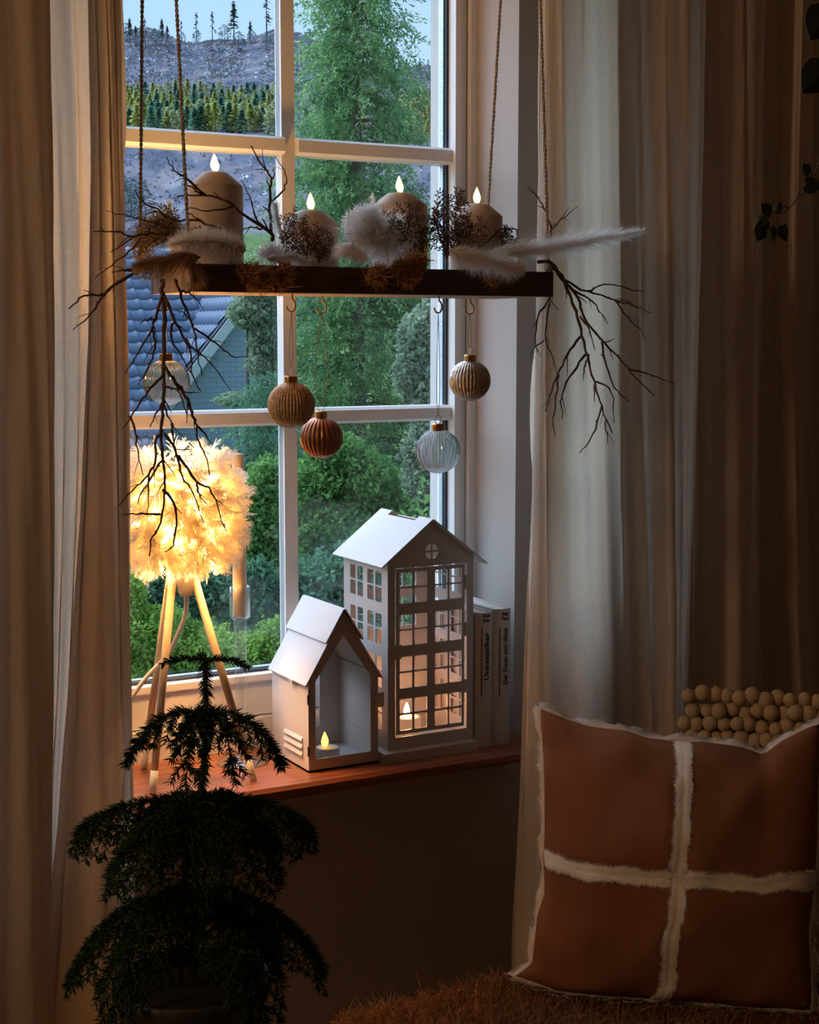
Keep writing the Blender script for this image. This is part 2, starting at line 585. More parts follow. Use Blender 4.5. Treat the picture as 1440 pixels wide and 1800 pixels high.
def sash(x0, x1, z0=.888, z1=2.126):
    gx0, gx1, gz0, gz1 = x0 + .021, x1 - .021, .949, 2.106
    y0 = 2.072
    plate('sash_frame', rounded(x0, x1, z0, z1, .002, 2), [rounded(gx0, gx1, gz0, gz1, .001, 1)],
          lambda u, v, w: (u, y0 + w, v), .050, M['frame'], fr)
    # glazing bead: raised inner lip
    plate('glazing_bead', rounded(gx0 - .009, gx1 + .009, gz0 - .009, gz1 + .009, .001, 1), [rounded(gx0 + .001, gx1 - .001, gz0 + .001, gz1 - .001, .001, 1)],
          lambda u, v, w: (u, y0 - .005 + w, v), .012, M['frame'], fr)
    plate('gasket', [(gx0, gz0), (gx1, gz0), (gx1, gz1), (gx0, gz1)], [[(gx0 + .004, gz0 + .004), (gx1 - .004, gz0 + .004), (gx1 - .004, gz1 - .004), (gx0 + .004, gz1 - .004)]],
          lambda u, v, w: (u, 2.0905 + w, v), .004, M['gasket'], fr)
    plate('glass_spacer', [(gx0, gz0), (gx1, gz0), (gx1, gz1), (gx0, gz1)], [[(gx0 + .006, gz0 + .006), (gx1 - .006, gz0 + .006), (gx1 - .006, gz1 - .006), (gx0 + .006, gz1 - .006)]],
          lambda u, v, w: (u, 2.097 + w, v), .010, M['spacer'], fr)
    xm = (gx0 + gx1) / 2
    zs_ = [gz0, 1.318, 1.342, 1.712, 1.737, gz1]
    hw = .0105
    wide = gx1 - gx0 > .3
    cols = ((gx0, xm - hw), (xm + hw, gx1)) if wide else ((gx0, gx1),)
    bv = MB()
    bv.box(xm - hw, xm + hw, 2.090, 2.1115, gz0, gz1)
    if wide:
        bv.build('glazing_bar', M['frame'], fr)
    for a, c in ((1.318, 1.342), (1.712, 1.737)):
        for u0, u1 in cols:
            q = MB()
            q.add([(u, y, z) for u in (u0, u1) for y, z in ((2.113, a), (2.082, a), (2.076, a + .004), (2.076, c - .004), (2.082, c), (2.113, c))],
                  [(5, 4, 3, 2, 1, 0), (6, 7, 8, 9, 10, 11)] + [(i, (i + 1) % 6, 6 + (i + 1) % 6, 6 + i) for i in range(6)])
            q.build('glazing_bar', M['frame'], fr)
    for u0, u1 in cols:
        for a, c in ((gz0, 1.318), (1.342, 1.712), (1.737, gz1)):
            MB().box(u0, u1, 2.095, 2.109, a, c).build('pane', M['pane'], fr)


sash(.663, 1.2485)
sash(OX0 + .031, .625)

# ------------------------------------------------------------------ outside: terrain
M['hill'] = None


def hill_mat():
    m, t, b = mat_('clear_cut_hillside')
    b.inputs['Roughness'].default_value = 1.0
    b.inputs['Specular IOR Level'].default_value = 0.0
    g = t.nodes.new('ShaderNodeTexCoord')
    n1 = t.nodes.new('ShaderNodeTexNoise')
    n1.inputs['Scale'].default_value = 0.16
    n1.inputs['Detail'].default_value = 8
    n1.inputs['Roughness'].default_value = 0.7
    vr = t.nodes.new('ShaderNodeVectorRotate')         # ground cover runs down the fall line of the slope
    vr.rotation_type = 'Z_AXIS'
    vr.inputs['Angle'].default_value = YAW
    mp = t.nodes.new('ShaderNodeMapping')
    mp.inputs['Scale'].default_value = (1, .06, 1.3)
    t.links.new(g.outputs['Object'], vr.inputs['Vector'])
    t.links.new(vr.outputs[0], mp.inputs[0])
    t.links.new(mp.outputs[0], n1.inputs['Vector'])
    r = t.nodes.new('ShaderNodeValToRGB')
    e = r.color_ramp.elements
    e[0].position, e[0].color = .33, (0.036, 0.045, 0.056, 1)
    e[1].position, e[1].color = .70, (0.264, 0.253, 0.274, 1)
    for p, c in ((.42, (0.101, 0.101, 0.127, 1)), (.50, (0.132, 0.132, 0.167, 1)), (.58, (0.203, 0.167, 0.167, 1))):
        k = e.new(p)
        k.color = c
    t.links.new(n1.outputs['Fac'], r.inputs[0])
    v = t.nodes.new('ShaderNodeTexVoronoi')
    v.inputs['Scale'].default_value = 0.28
    v.inputs['Randomness'].default_value = 1.0
    t.links.new(mp.outputs[0], v.inputs['Vector'])
    th = t.nodes.new('ShaderNodeMapRange')
    th.inputs[1].default_value, th.inputs[2].default_value = 0.10, 0.16
    th.inputs[3].default_value, th.inputs[4].default_value = 1, 0
    t.links.new(v.outputs['Distance'], th.inputs[0])
    mx = t.nodes.new('ShaderNodeMixRGB')
    mx.inputs[2].default_value = (0.60, 0.62, 0.66, 1)
    mu = t.nodes.new('ShaderNodeMath')
    mu.operation = 'MULTIPLY'
    n3 = t.nodes.new('ShaderNodeTexNoise')
    n3.inputs['Scale'].default_value = 0.05
    t.links.new(g.outputs['Object'], n3.inputs['Vector'])
    mr = t.nodes.new('ShaderNodeMapRange')
    mr.inputs[1].default_value, mr.inputs[2].default_value = 0.5, 0.55
    t.links.new(n3.outputs['Fac'], mr.inputs[0])
    t.links.new(th.outputs[0], mu.inputs[0])
    t.links.new(mr.outputs[0], mu.inputs[1])
    t.links.new(mu.outputs[0], mx.inputs[0])
    t.links.new(r.outputs[0], mx.inputs[1])
    sy = t.nodes.new('ShaderNodeSeparateXYZ')
    t.links.new(vr.outputs[0], sy.inputs[0])
    nr = t.nodes.new('ShaderNodeMapRange')              # meadow in the valley, clear-cut above
    nr.inputs[1].default_value, nr.inputs[2].default_value = 150, 185
    t.links.new(sy.outputs['Y'], nr.inputs[0])
    gn_ = t.nodes.new('ShaderNodeTexNoise')
    gn_.inputs['Scale'].default_value = 1.2
    gn_.inputs['Detail'].default_value = 6
    t.links.new(g.outputs['Object'], gn_.inputs['Vector'])
    gr = t.nodes.new('ShaderNodeValToRGB')
    gr.color_ramp.elements[0].position, gr.color_ramp.elements[1].position = .35, .65
    gr.color_ramp.elements[0].color, gr.color_ramp.elements[1].color = (0.06, 0.11, 0.04, 1), (0.15, 0.21, 0.08, 1)
    t.links.new(gn_.outputs['Fac'], gr.inputs[0])
    m3 = t.nodes.new('ShaderNodeMixRGB')
    t.links.new(nr.outputs[0], m3.inputs[0])
    t.links.new(gr.outputs[0], m3.inputs[1])
    t.links.new(mx.outputs[0], m3.inputs[2])
    t.links.new(m3.outputs[0], b.inputs['Base Color'])
    return m


M['hill'] = hill_mat()


def ter(D, L):
    """height of the ground at distance D along the view and lateral offset L."""
    a = max(-.6, min(.6, L / max(D, 1)))
    k = 1 - .12 / (1 + math.exp(-(a + .035) * 90)) + .015 * math.sin(a * 60) + .01 * math.sin(a * 150 + 1)
    if D < 40:
        z = -5.5
    elif D < 180:
        t = (D - 40) / 140
        z = -5.5 + 18.3 * t * t * (3 - 2 * t)
    elif D < 800:
        z = 12.8 + (D - 180) * .2245
    else:
        z = 152 + (D - 800) * .02 - ((D - 800) / 60) ** 2 * .5
    if D > 180:
        z = 12.8 + (z - 12.8) * k
        z += 2.2 * math.sin(D * .031 + L * .013) + 1.4 * math.sin(D * .071 - L * .045) + .8 * math.sin(L * .11 + D * .02)
    return z


def DL(D, L, z=None):
    p = FWD * D + _rt * L
    return np.array([p[0], p[1], ter(D, L) if z is None else z])


Ds = [3.2, 8, 15, 25, 35] + list(np.linspace(40, 180, 24)) + list(np.linspace(186, 900, 110))
NL = 90
V, Q = [], []
for D in Ds:
    for j in range(NL + 1):
        V.append(DL(D, (j / NL - .5) * (1.5 * D + 60)))
for i in range(len(Ds) - 1):
    for j in range(NL):
        a = i * (NL + 1) + j
        Q.append((a, a + 1, a + NL + 2, a + NL + 1))
hill = struct(npmesh('ground_hillside', V, Q, M['hill'], org=(0, 0, 0), smooth=True))

# ------------------------------------------------------------------ outside: hillside trees
M['larch'] = foliage('young_larch', [(0.42, 0.45, 0.15), (0.66, 0.60, 0.20), (0.50, 0.54, 0.22)], 0.5)
M['fir'] = foliage('young_fir', [(0.14, 0.28, 0.19), (0.20, 0.36, 0.24), (0.30, 0.44, 0.26)], 0.5)
M['olive'] = foliage('olive_birch', [(0.32, 0.38, 0.19), (0.48, 0.50, 0.23), (0.56, 0.52, 0.30)], 0.5)
M['far'] = foliage('far_conifer', [(0.075, 0.112, 0.112), (0.12, 0.15, 0.135), (0.15, 0.18, 0.165)], 0.42)
M['bark'] = pbr('grey_bark', (0.10, 0.085, 0.075), 0.95, var=0.3, scale=3, bump=0.4)


def small_tree(nleaf, rad, kind, seed):
    """a unit-height tree mesh: short trunk and a crown of little sprays; kind sets the outline."""
    g = np.random.default_rng(seed)
    V, Q = [], []
    def quad(c, a, b_):
        o = len(V)
        V.extend([c - a, c + b_ * .6 - a * .2, c + a, c - b_ * .6 + a * .1])
        Q.append((o, o + 1, o + 2, o + 3))
    # trunk, four-sided
    for k in range(4):
        w = k * math.pi / 2
        w2 = w + math.pi / 2
        o = len(V)
        V.extend([np.array([.018 * math.cos(w), .018 * math.sin(w), -.05]), np.array([.018 * math.cos(w2), .018 * math.sin(w2), -.05]),
                  np.array([.004 * math.cos(w2), .004 * math.sin(w2), .98]), np.array([.004 * math.cos(w), .004 * math.sin(w), .98])])
        Q.append((o, o + 1, o + 2, o + 3))
    for _ in range(nleaf):
        z = g.random() ** .8
        if kind == 'cone':
            r = rad * (1 - z) ** .85 * (.9 + .1 * math.sin(z * 40)) * (.7 + .5 * g.random()) + .012
            z0 = .06 + .94 * z
        elif kind == 'round':
            r = rad * math.sqrt(max(0, 1 - (2 * z - 1) ** 2)) * (.7 + .3 * g.random())
            z0 = .14 + .86 * z
        else:                                               # sparse, bare below
            r = rad * (1 - z) * .9 * (.4 + .6 * g.random()) + .008
            z0 = .35 + .65 * z
        w = g.random() * 6.283
        rr = r * math.sqrt(g.random() * .8 + .2)
        c = np.array([rr * math.cos(w), rr * math.sin(w), z0 - rr * .25])
        out = np.array([math.cos(w), math.sin(w), -.35]) * (.05 + .03 * g.random())
        side = np.cross(out, (0, 0, 1.0))
        side = side / np.linalg.norm(side) * .045
        quad(c, out, side + np.array([0, 0, .02]) * g.normal())
    return np.array(V), np.array(Q)


upv0 = np.array([0, 0, 1.0])
protos = {}
for nm, args, mt in (('larch', (260, .20, 'cone', 1), 'larch'), ('fir', (260, .19, 'cone', 2), 'fir'), ('birch', (260, .24, 'round', 3), 'olive'),
                     ('fir_b', (260, .22, 'cone', 4), 'fir'), ('spruce_far', (150, .17, 'sparse', 5), 'far'), ('bare', (34, .14, 'sparse', 6), 'far'), ('bush_far', (240, .45, 'round', 8), 'far')):
    V, Q = small_tree(*args)
    me = bpy.data.meshes.new(nm + '_tree')
    me.from_pydata([tuple(v) for v in V], [], [tuple(q) for q in Q])
    me.materials.append(M[mt])
    protos[nm] = me


def far_tree(kind, name, D, L, h, label, cat, group, wide=1.0):
    o = bpy.data.objects.new(name, protos[kind])
    COL.objects.link(o)
    o.location = DL(D, L)
    o.location.z -= .02 * h
    o.scale = (h * wide, h * wide, h)
    o.rotation_euler = (0, 0, random.random() * 6.28)
    tag(o, label, cat, group)
    return o


def DofPy(py, a):
    """distance at which the hillside shows at photo row py, looking along lateral ratio a."""
    for D in np.linspace(181, 799, 620):
        if ter(D, a * D) - CAM_Z >= (590 - py) / F * D:
            return float(D)
    return 799.0


rg = random.Random(3)
for row in range(6):
    x = 190.0 + row * 3
    while x < 800:
        if x < 505 or x > 695:
            py = 244 - row * 11 + rg.uniform(-5, 5) + (10 if x > 695 else 0)
            a = (x - 720) / F
            D = DofPy(py, a)
            k = rg.random()
            if k < (.25 if row < 2 else .42):
                far_tree('larch', 'larch_tree', D, a * D, rg.uniform(3.8, 5.2), 'small yellow-green young larch in the tree belt across the hillside', 'tree', 'larches in the hillside tree belt', 1.7)
            elif k < .60:
                far_tree('birch', 'birch_tree', D, a * D, rg.uniform(3.4, 4.6), 'small olive rounded birch in the tree belt across the hillside', 'tree', 'birches in the hillside tree belt', 1.5)
            else:
                far_tree('fir' if k < .8 else 'fir_b', 'fir_tree', D, a * D, rg.uniform(3.4, 5.0), 'small blue-green young fir in the tree belt across the hillside', 'tree', 'firs in the hillside tree belt', 1.7)
        x += rg.uniform(10, 14)
sky = [(420, 'spruce_far', 70, 'tall lone spruce standing on the hill crest beside the window mullion', .0),
       (476, 'bare', 86, 'bare dead trunk on the hill crest next to the glazing bar', .0),
       (356, 'bare', 64, 'thin leafless tree on the hill crest between the two cords', .0),
       (383, 'bare', 52, 'shorter leafless tree on the crest left of the lone spruce', .0)]
for px, k, hp, lab, _ in sky:
    a = (px - 720) / F
    D = DofPy(92, a)
    far_tree(k, 'crest_tree', D, a * D, hp / F * D, lab, 'tree', 'trees on the hill crest')
for px in (217, 228, 242, 252, 297, 306, 268, 330, 448, 738, 752, 766, 778, 790):
    a = (px - 720) / F
    D = DofPy(96 if px < 600 else 150, a)
    k = 'bare' if px in (268, 330, 738, 752, 766) else 'spruce_far'
    far_tree(k, 'crest_tree', D, a * D, rg.uniform(30, 46) / F * D,
             'small hazy conifer in the row along the hill crest' if k != 'bare' else 'thin bare little tree in the row along the hill crest', 'tree', 'trees on the hill crest')
for px in range(212, 800, 24):
    if px < 500 or px > 700:
        a = (px - 720) / F
        D = DofPy((96 if px < 600 else 152) + rg.uniform(-4, 12), a)
        far_tree('bush_far', 'crest_shrub', D, a * D, rg.uniform(4.5, 8.5), 'low grey-green shrub along the hill crest', 'shrub', 'shrubs along the hill crest')
for px, py in ((222, 395), (238, 385), (254, 398), (212, 380), (365, 235), (380, 205), (318, 200)):
    a = (px - 720) / F
    D = DofPy(min(py, 400), a)
    far_tree('bush_far' if py > 300 else 'spruce_far', 'slope_shrub', D, a * D, rg.uniform(4, 6.5), 'green shrub low on the clear-cut slope behind the tray' if py > 300 else 'dark conifer standing on the bare upper slope', 'shrub' if py > 300 else 'tree', 'scattered growth on the slope')

# brushwood, stumps and logs scattered over the clear-cut
M['brush'] = foliage('brushwood', [(0.09, 0.095, 0.11), (0.16, 0.15, 0.18), (0.24, 0.20, 0.20), (0.15, 0.18, 0.13), (0.34, 0.29, 0.28), (0.22, 0.21, 0.25), (0.85, 0.84, 0.86)], .3)
nB = 52000
bc, bd = [], []
gB = np.random.default_rng(9)
while len(bc) < nB:
    D = 185 + 610 * gB.random() ** .8
    L = D * gB.uniform(-.42, .22)
    bc.append(DL(D, L) + np.array([0, 0, .25]))
    bd.append(_rt * gB.normal() + upv0 * abs(gB.normal()) * .5)
bc, bd = np.array(bc), np.array(bd)
bs = .10 + (bc @ FWD) * .0014
V = np.zeros((nB, 4, 3))
bd /= np.linalg.norm(bd, axis=1, keepdims=True)
sdv = np.cross(bd, FWD) * (bs * gB.uniform(.15, .5, nB)).reshape(-1, 1)
lg_ = bd * (bs * gB.uniform(.4, 1.1, nB)).reshape(-1, 1)
V[:, 0], V[:, 1], V[:, 2], V[:, 3] = bc - lg_, bc + sdv, bc + lg_, bc - sdv
bw = npmesh('slope_brushwood', V, np.arange(nB * 4).reshape(-1, 4), M['brush'], hill, kind='stuff')

# ------------------------------------------------------------------ outside: big trees and bushes
M['conifer'] = foliage('cypress_foliage', [(0.06, 0.13, 0.07), (0.15, 0.28, 0.12), (0.28, 0.44, 0.18), (0.52, 0.66, 0.28)], 0.45, 3.2)
M['greygreen'] = foliage('grey_green_leaves', [(0.20, 0.27, 0.17), (0.30, 0.37, 0.24), (0.40, 0.46, 0.30)], 0.45, 3)
M['hedge'] = foliage('hedge_leaves', [(0.10, 0.20, 0.04), (0.20, 0.34, 0.065), (0.34, 0.48, 0.10), (0.46, 0.60, 0.16)], 0.45, 6)
M['leafy'] = foliage('broad_green_leaves', [(0.08, 0.18, 0.06), (0.16, 0.30, 0.085), (0.27, 0.44, 0.13)], 0.45, 4.5)
M['teal'] = foliage('dark_teal_foliage', [(0.07, 0.16, 0.10), (0.12, 0.24, 0.14), (0.20, 0.34, 0.19)], 0.45, 4)
M['trunk'] = pbr('conifer_trunk', (0.11, 0.085, 0.07), 0.95, var=0.35, scale=4, bump=0.5, bscale=20)


def cards(c, d_, size, asp=.45, jit=.5):
    """pointed little leaf blades (n x 4 verts) at centres c along directions d_."""
    n_ = len(c)
    d_ = d_ + RNG.normal(size=(n_, 3)) * jit * np.linalg.norm(d_, axis=1, keepdims=True)
    d_ /= np.linalg.norm(d_, axis=1, keepdims=True) + 1e-9
    s_ = np.cross(d_, RNG.normal(size=(n_, 3)))
    s_ /= np.linalg.norm(s_, axis=1, keepdims=True) + 1e-9
    L = (size * RNG.uniform(.6, 1.3, n_)).reshape(-1, 1)
    V = np.stack([c - d_ * L * .5, c + s_ * L * asp * .5, c + d_ * L * .5, c - s_ * L * asp * .5], 1)
    return V


def conifer(px, D, zb, zt, wfun, label, mt, nb, size, seed, name='conifer_tree', droop=.55, dens=1.0):
    g = np.random.default_rng(seed)
    base = P(px, 590, d=D)
    base = np.array([base[0], base[1], zb])
    t = thing(name, base, label, 'tree', 'trees outside the window')
    H = zt - zb
    MB().tube([base + np.array([0, 0, H * k]) for k in (0, .25, .5, .75, 1)], [.20, .16, .11, .06, .01], 8).build('trunk', M['trunk'], t, smooth=True)
    C_, D_, br = [], [], MB()
    for i in range(nb):
        z = zb + H * (.04 + .95 * (i + g.random()) / nb)
        L = wfun(z) * g.uniform(.6, 1.12)
        w = g.random() * 6.283
        u = np.array([math.cos(w), math.sin(w), 0])
        p0 = np.array([base[0], base[1], z])
        pts = [p0 + u * L * s_ + np.array([0, 0, L * (.22 * s_ - .42 * s_ * s_)]) for s_ in np.linspace(0, 1, 5)]
        if i % 2 == 0:
            br.tube(pts, [.022, .018, .013, .008, .003], 3, cap=False)
        for s_ in np.linspace(.22, 1, max(4, int(L * 9 * dens))):
            c = p0 + u * L * s_ + np.array([0, 0, L * (.22 * s_ - .42 * s_ * s_)])
            ns = 3
            for _ in range(ns):
                tip = c + g.normal(size=3) * np.array([.10, .10, .05]) * (1 + L * .1)
                hang = u * .5 + np.array([0, 0, -droop]) + g.normal(size=3) * .35
                m = 16
                k = np.linspace(0, 1, m).reshape(-1, 1)
                C_.append(tip + hang * k * .32 + g.normal(size=(m, 3)) * .022)
                D_.append(np.repeat(hang.reshape(1, 3), m, 0))
    br.build('branches', M['trunk'], t, kind='stuff')
    C_, D_ = np.concatenate(C_), np.concatenate(D_)
    V = cards(C_, D_, size, .34, .5)
    npmesh('crown', V, np.arange(len(V) * 4).reshape(-1, 4), M[mt], t, kind='stuff')
    return t


def z_at(py, D):
    return CAM_Z + (590 - py) / F * D


conifer(628, 23, -5.4, 9.5, lambda z: .62 + max(0, 7.6 - z) * .155, 'tall green conifer filling the middle of the window behind the candles', 'conifer', 620, .068, 21, 'tall_conifer')
conifer(470, 17.5, -5.2, 1.05, lambda z: .22 + max(0, 1.3 - z) * .20, 'dark teal conifer beside the slate gable, left of the white mullion', 'teal', 160, .06, 22, 'teal_conifer')


def bush(name, blobs, D, n_, size, mt, label, seed, cat='bush', jit=1.2, asp=.6, stems=5):
    """blobs: (px, py, radius px x, radius px y) clumps of leaves at about the same distance."""
    g = np.random.default_rng(seed)
    C_, D_ = [], []
    s = D / F
    tot = sum(b_[2] * b_[3] for b_ in blobs)
    cs = []
    for px, py, rx, ry in blobs:
        c = P(px, py, d=D)
        cs.append(c)
        k = int(n_ * rx * ry / tot)
        v = g.normal(size=(k, 3))
        v /= np.linalg.norm(v, axis=1, keepdims=True)
        rr = g.random((k, 1)) ** .35
        lump = 1 + .22 * np.sin(v[:, :1] * 9 + seed) * np.sin(v[:, 1:2] * 8) * np.sin(v[:, 2:] * 9 + 2)
        v2 = v * rr * lump
        C_.append(c + v2 * np.array([rx * s, rx * s, ry * s]))
        D_.append(v + np.array([0, 0, -.4]))
    C_, D_ = np.concatenate(C_), np.concatenate(D_)
    cs = np.array(cs)
    gz = ter(D, 0)
    base = np.array([cs[:, 0].mean(), cs[:, 1].mean(), gz])
    t = thing(name, base, label, cat, 'trees outside the window' if cat == 'tree' else 'bushes outside the window')
    V = cards(C_, D_, size, asp, jit)
    npmesh('foliage', V, np.arange(len(V) * 4).reshape(-1, 4), M[mt], t, kind='stuff')
    st = MB()
    for i in range(max(stems, len(cs))):
        c = cs[i % len(cs)] + g.normal(size=3) * .05
        st.tube([base + g.normal(size=3) * np.array([.15, .15, 0]), (base + c) / 2 + g.normal(size=3) * .15, c], [.06, .04, .015], 5)
    st.build('stems', M['trunk'], t, kind='stuff')
    return t


bush('grey_tree', [(745, 600, 48, 60), (765, 700, 52, 70), (730, 660, 40, 50), (760, 800, 56, 70), (735, 880, 60, 60), (780, 900, 40, 70), (770, 545, 30, 35)], 19, 24000, .075, 'greygreen',
     'pale grey-green leafy tree right of the conifer, behind the clear bauble', 31, 'tree')
bush('laurel_bush', [(560, 860, 62, 60), (640, 850, 66, 62), (600, 920, 80, 50), (690, 900, 40, 40), (545, 960, 50, 50), (600, 800, 50, 40)], 14, 20000, .055, 'leafy',
     'broad-leaved bright green bush below the copper bauble', 32)
bush('hedge', [(230, 1110, 50, 70), (290, 1130, 60, 70), (360, 1150, 60, 60), (425, 1160, 55, 50), (480, 1140, 40, 55), (250, 1190, 60, 50), (340, 1210, 70, 40), (520, 1130, 40, 60), (230, 1040, 30, 40), (560, 1180, 60, 60)], 8.5, 24000, .029, 'hedge',
     'yellow-green small-leaved hedge along the bottom of the window', 33, stems=8)
bush('shrub', [(255, 1050, 50, 60), (330, 1060, 50, 60), (400, 1040, 50, 60), (460, 1050, 40, 70), (300, 1010, 40, 40), (560, 1030, 60, 60), (640, 1000, 60, 60), (520, 1060, 40, 60), (590, 1090, 60, 60)], 10.5, 15000, .05, 'teal',
     'dark teal-green shrub behind the lamp legs', 34)
bush('shrub', [(470, 860, 40, 60), (450, 930, 40, 60), (480, 960, 36, 50), (430, 990, 40, 40)], 12.5, 6000, .055, 'leafy', 'mid-green shrub beside the taper candle', 35)
bush('ornamental_tree', [(445, 550, 46, 30), (468, 600, 32, 40), (460, 640, 26, 26), (475, 690, 28, 26), (415, 702, 40, 12), (455, 520, 40, 28)], 20, 12000, .07, 'greygreen',
     'green-grey leafy tree in front of the slate gable', 36, 'tree')

# ------------------------------------------------------------------ outside: neighbouring house with tiled roof
M['tile'] = pbr('blue_grey_glazed_tile', (0.12, 0.16, 0.24), 0.5, var=0.2, scale=4, bump=0.05, bscale=30)
M['verge'] = pbr('white_verge_board', (0.62, 0.64, 0.66), 0.6, var=0.05, scale=3)
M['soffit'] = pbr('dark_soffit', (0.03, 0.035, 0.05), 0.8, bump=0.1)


def slate_mat():
    m, t, b = mat_('blue_grey_slates')
    b.inputs['Roughness'].default_value = 0.6
    g = t.nodes.new('ShaderNodeTexCoord')
    mp = t.nodes.new('ShaderNodeMapping')
    bt = t.nodes.new('ShaderNodeTexBrick')
    bt.inputs['Color1'].default_value = (0.30, 0.37, 0.48, 1)
    bt.inputs['Color2'].default_value = (0.34, 0.41, 0.52, 1)
    bt.inputs['Mortar'].default_value = (0.20, 0.25, 0.34, 1)
    bt.inputs['Scale'].default_value = 1.0
    bt.inputs['Brick Width'].default_value = .24
    bt.inputs['Row Height'].default_value = .09
    bt.inputs['Mortar Size'].default_value = .005
    t.links.new(g.outputs['UV'], mp.inputs[0])
    t.links.new(mp.outputs[0], bt.inputs['Vector'])
    t.links.new(bt.outputs[0], b.inputs['Base Color'])
    return m


M['slate'] = slate_mat()
HD = 27.0
Rr, Ff = _rt, FWD
upv = np.array([0, 0, 1.0])
p_hi, p_lo = P(424, 520, d=HD), P(200, 806, d=HD - .5)
gn = -.45 * -Rr - .89 * Ff                      # gable faces the window and a little to the right
gn /= np.linalg.norm(gn)
ridge = -gn                                      # ridge runs back from the gable
slope = p_lo - p_hi
slope -= gn * (slope @ gn)
slope = slope / np.linalg.norm(slope)            # down the verge
eav = np.cross(upv, gn)                          # horizontal along the gable
house = thing('neighbour_house', (p_lo[0], p_lo[1], -5.5), 'neighbouring house with blue-grey tiled roof, white verge and slate-clad gable', 'house')
# gable wall as a thick panel
apex = p_hi - slope * .35
q0, q1 = apex, p_lo + slope * 1.0
right = eav if eav @ Rr > 0 else -eav
wl = [q0, q1, np.array([q1[0], q1[1], -5.5]), np.array([*(q0 + right * 1.5)[:2], -5.5]), q0 + right * 1.5]
gb = MB()
back = ridge * .3
n = len(wl)
gb.add([w_ + ridge * .06 for w_ in wl] + [w_ + back for w_ in wl], [tuple(range(n)), tuple(range(2 * n - 1, n - 1, -1))] + [(i, n + i, n + (i + 1) % n, (i + 1) % n) for i in range(n)])
gw = gb.build('gable_wall', M['slate'], house)
uvl = gw.data.uv_layers.new(name='UVMap')
for lp in gw.data.loops:
    co = np.array(gw.data.vertices[lp.vertex_index].co) + ORG[house]
    uvl.data[lp.index].uv = (float(co @ right), float(co[2]))
nup = np.cross(slope, ridge)
if nup[2] < 0:
    nup = -nup


def slab(c0, a, b_, th, name, mat):
    nn = np.cross(a, b_)
    nn = nn / np.linalg.norm(nn)
    if nn[2] < 0:
        nn = -nn
    return MB().hexa([c0, c0 + a, c0 + a + b_, c0 + b_, c0 + nn * th, c0 + a + nn * th, c0 + a + b_ + nn * th, c0 + b_ + nn * th]).build(name, mat, house)


v0 = p_hi - slope * .35
Ls = np.linalg.norm(p_lo - p_hi) + 1.35
slab(v0 - nup * .16, slope * Ls, ridge * 7, .06, 'roof_deck', M['soffit'])
slab(v0 - nup * .20 + gn * .13, slope * Ls, -gn * .035, .17, 'verge_board', M['verge'])
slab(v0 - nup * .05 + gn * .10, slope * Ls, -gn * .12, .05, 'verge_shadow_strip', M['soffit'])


def tile_mesh(w, l):
    """one pantile: S-curved cross-section, lower edge thick."""
    xs = np.linspace(0, 1, 9)
    roll = lambda k: .004 * math.cos(k * 2 * math.pi) + .030 * math.exp(-((k - .90) / .11) ** 2)
    V = []
    for yy in (0, 1):
        for k in xs:
            h = roll(k) + (.040 if yy else 0)
            V.append((k * w, yy * l, h))
    for k in xs:
        V.append((k * w, l, roll(k) - .012))
    Qs = [(i, i + 1, 10 + i, 9 + i) for i in range(8)] + [(9 + i, 10 + i, 19 + i, 18 + i) for i in range(8)]
    me = bpy.data.meshes.new('roof_tile')
    me.from_pydata(V, [], Qs)
    me.polygons.foreach_set('use_smooth', [True] * len(me.polygons))
    me.materials.append(M['tile'])
    return me


tme = tile_mesh(.30, .36)


def place_tiles(c0, across, down, nx, ny, sx, sy, clip, kx=1.0):
    nn = np.cross(across, down)
    if nn[2] < 0:
        nn = -nn
    from mathutils import Matrix
    R = Matrix([[across[i], down[i], nn[i]] for i in range(3)])
    for j in range(ny):
        for i in range(nx):
            c = c0 + across * sx * i + down * sy * j
            mid = c + across * sx * .5 + down * sy * .5
            if not clip(mid):
                continue
            o = bpy.data.objects.new('roof_tile', tme)
            COL.objects.link(o)
            o.parent = house
            o.matrix_local = Matrix.Translation(Vector(c - ORG[house])) @ R.to_4x4() @ Matrix.Diagonal((kx, 1, 1, 1))


def to_px(p):
    v = p - _C
    dd = v @ _fw
    return 720 + F * (v @ _rt) / dd, 900 - F * (v @ _up) / dd


# wing on the left: its slope faces the window; the two roofs meet in a valley
val_top = P(318, 522, d=HD + 1.6)
down2 = -ridge * .80 - upv * .62
down2 /= np.linalg.norm(down2)
ac2 = right
c2 = val_top - right * 6.0 - down2 * 2.2
nn2 = np.cross(ac2, down2)
nn2 = nn2 if nn2[2] > 0 else -nn2


def clip_main(p):
    x, y = to_px(p)
    return (p - val_top) @ nn2 > -.02 and -60 < x < 470 and y > 430 and y < 860


def clip_wing(p):
    x, y = to_px(p)
    return (p - v0) @ nup > -.03 and x > -140 and 430 < y < 860


place_tiles(v0 + ridge * .02 - slope * .0, ridge, slope, 17, int(Ls / .32), .19, .32, clip_main, .7)
place_tiles(c2, ac2, down2, 26, 26, .27, .32, clip_wing)
vdir = np.cross(nup, nn2)
vdir = vdir / np.linalg.norm(vdir)
vdir = vdir if vdir[2] < 0 else -vdir
wa, wb_ = val_top - vdir * 2.5 - nn2 * .12, val_top + vdir * 5.0 - nn2 * .12
dk = [wa, wb_, wb_ - right * 6, wa - right * 6]
MB().hexa(dk + [q + nn2 * .05 for q in dk]).build('roof_deck', M['soffit'], house)


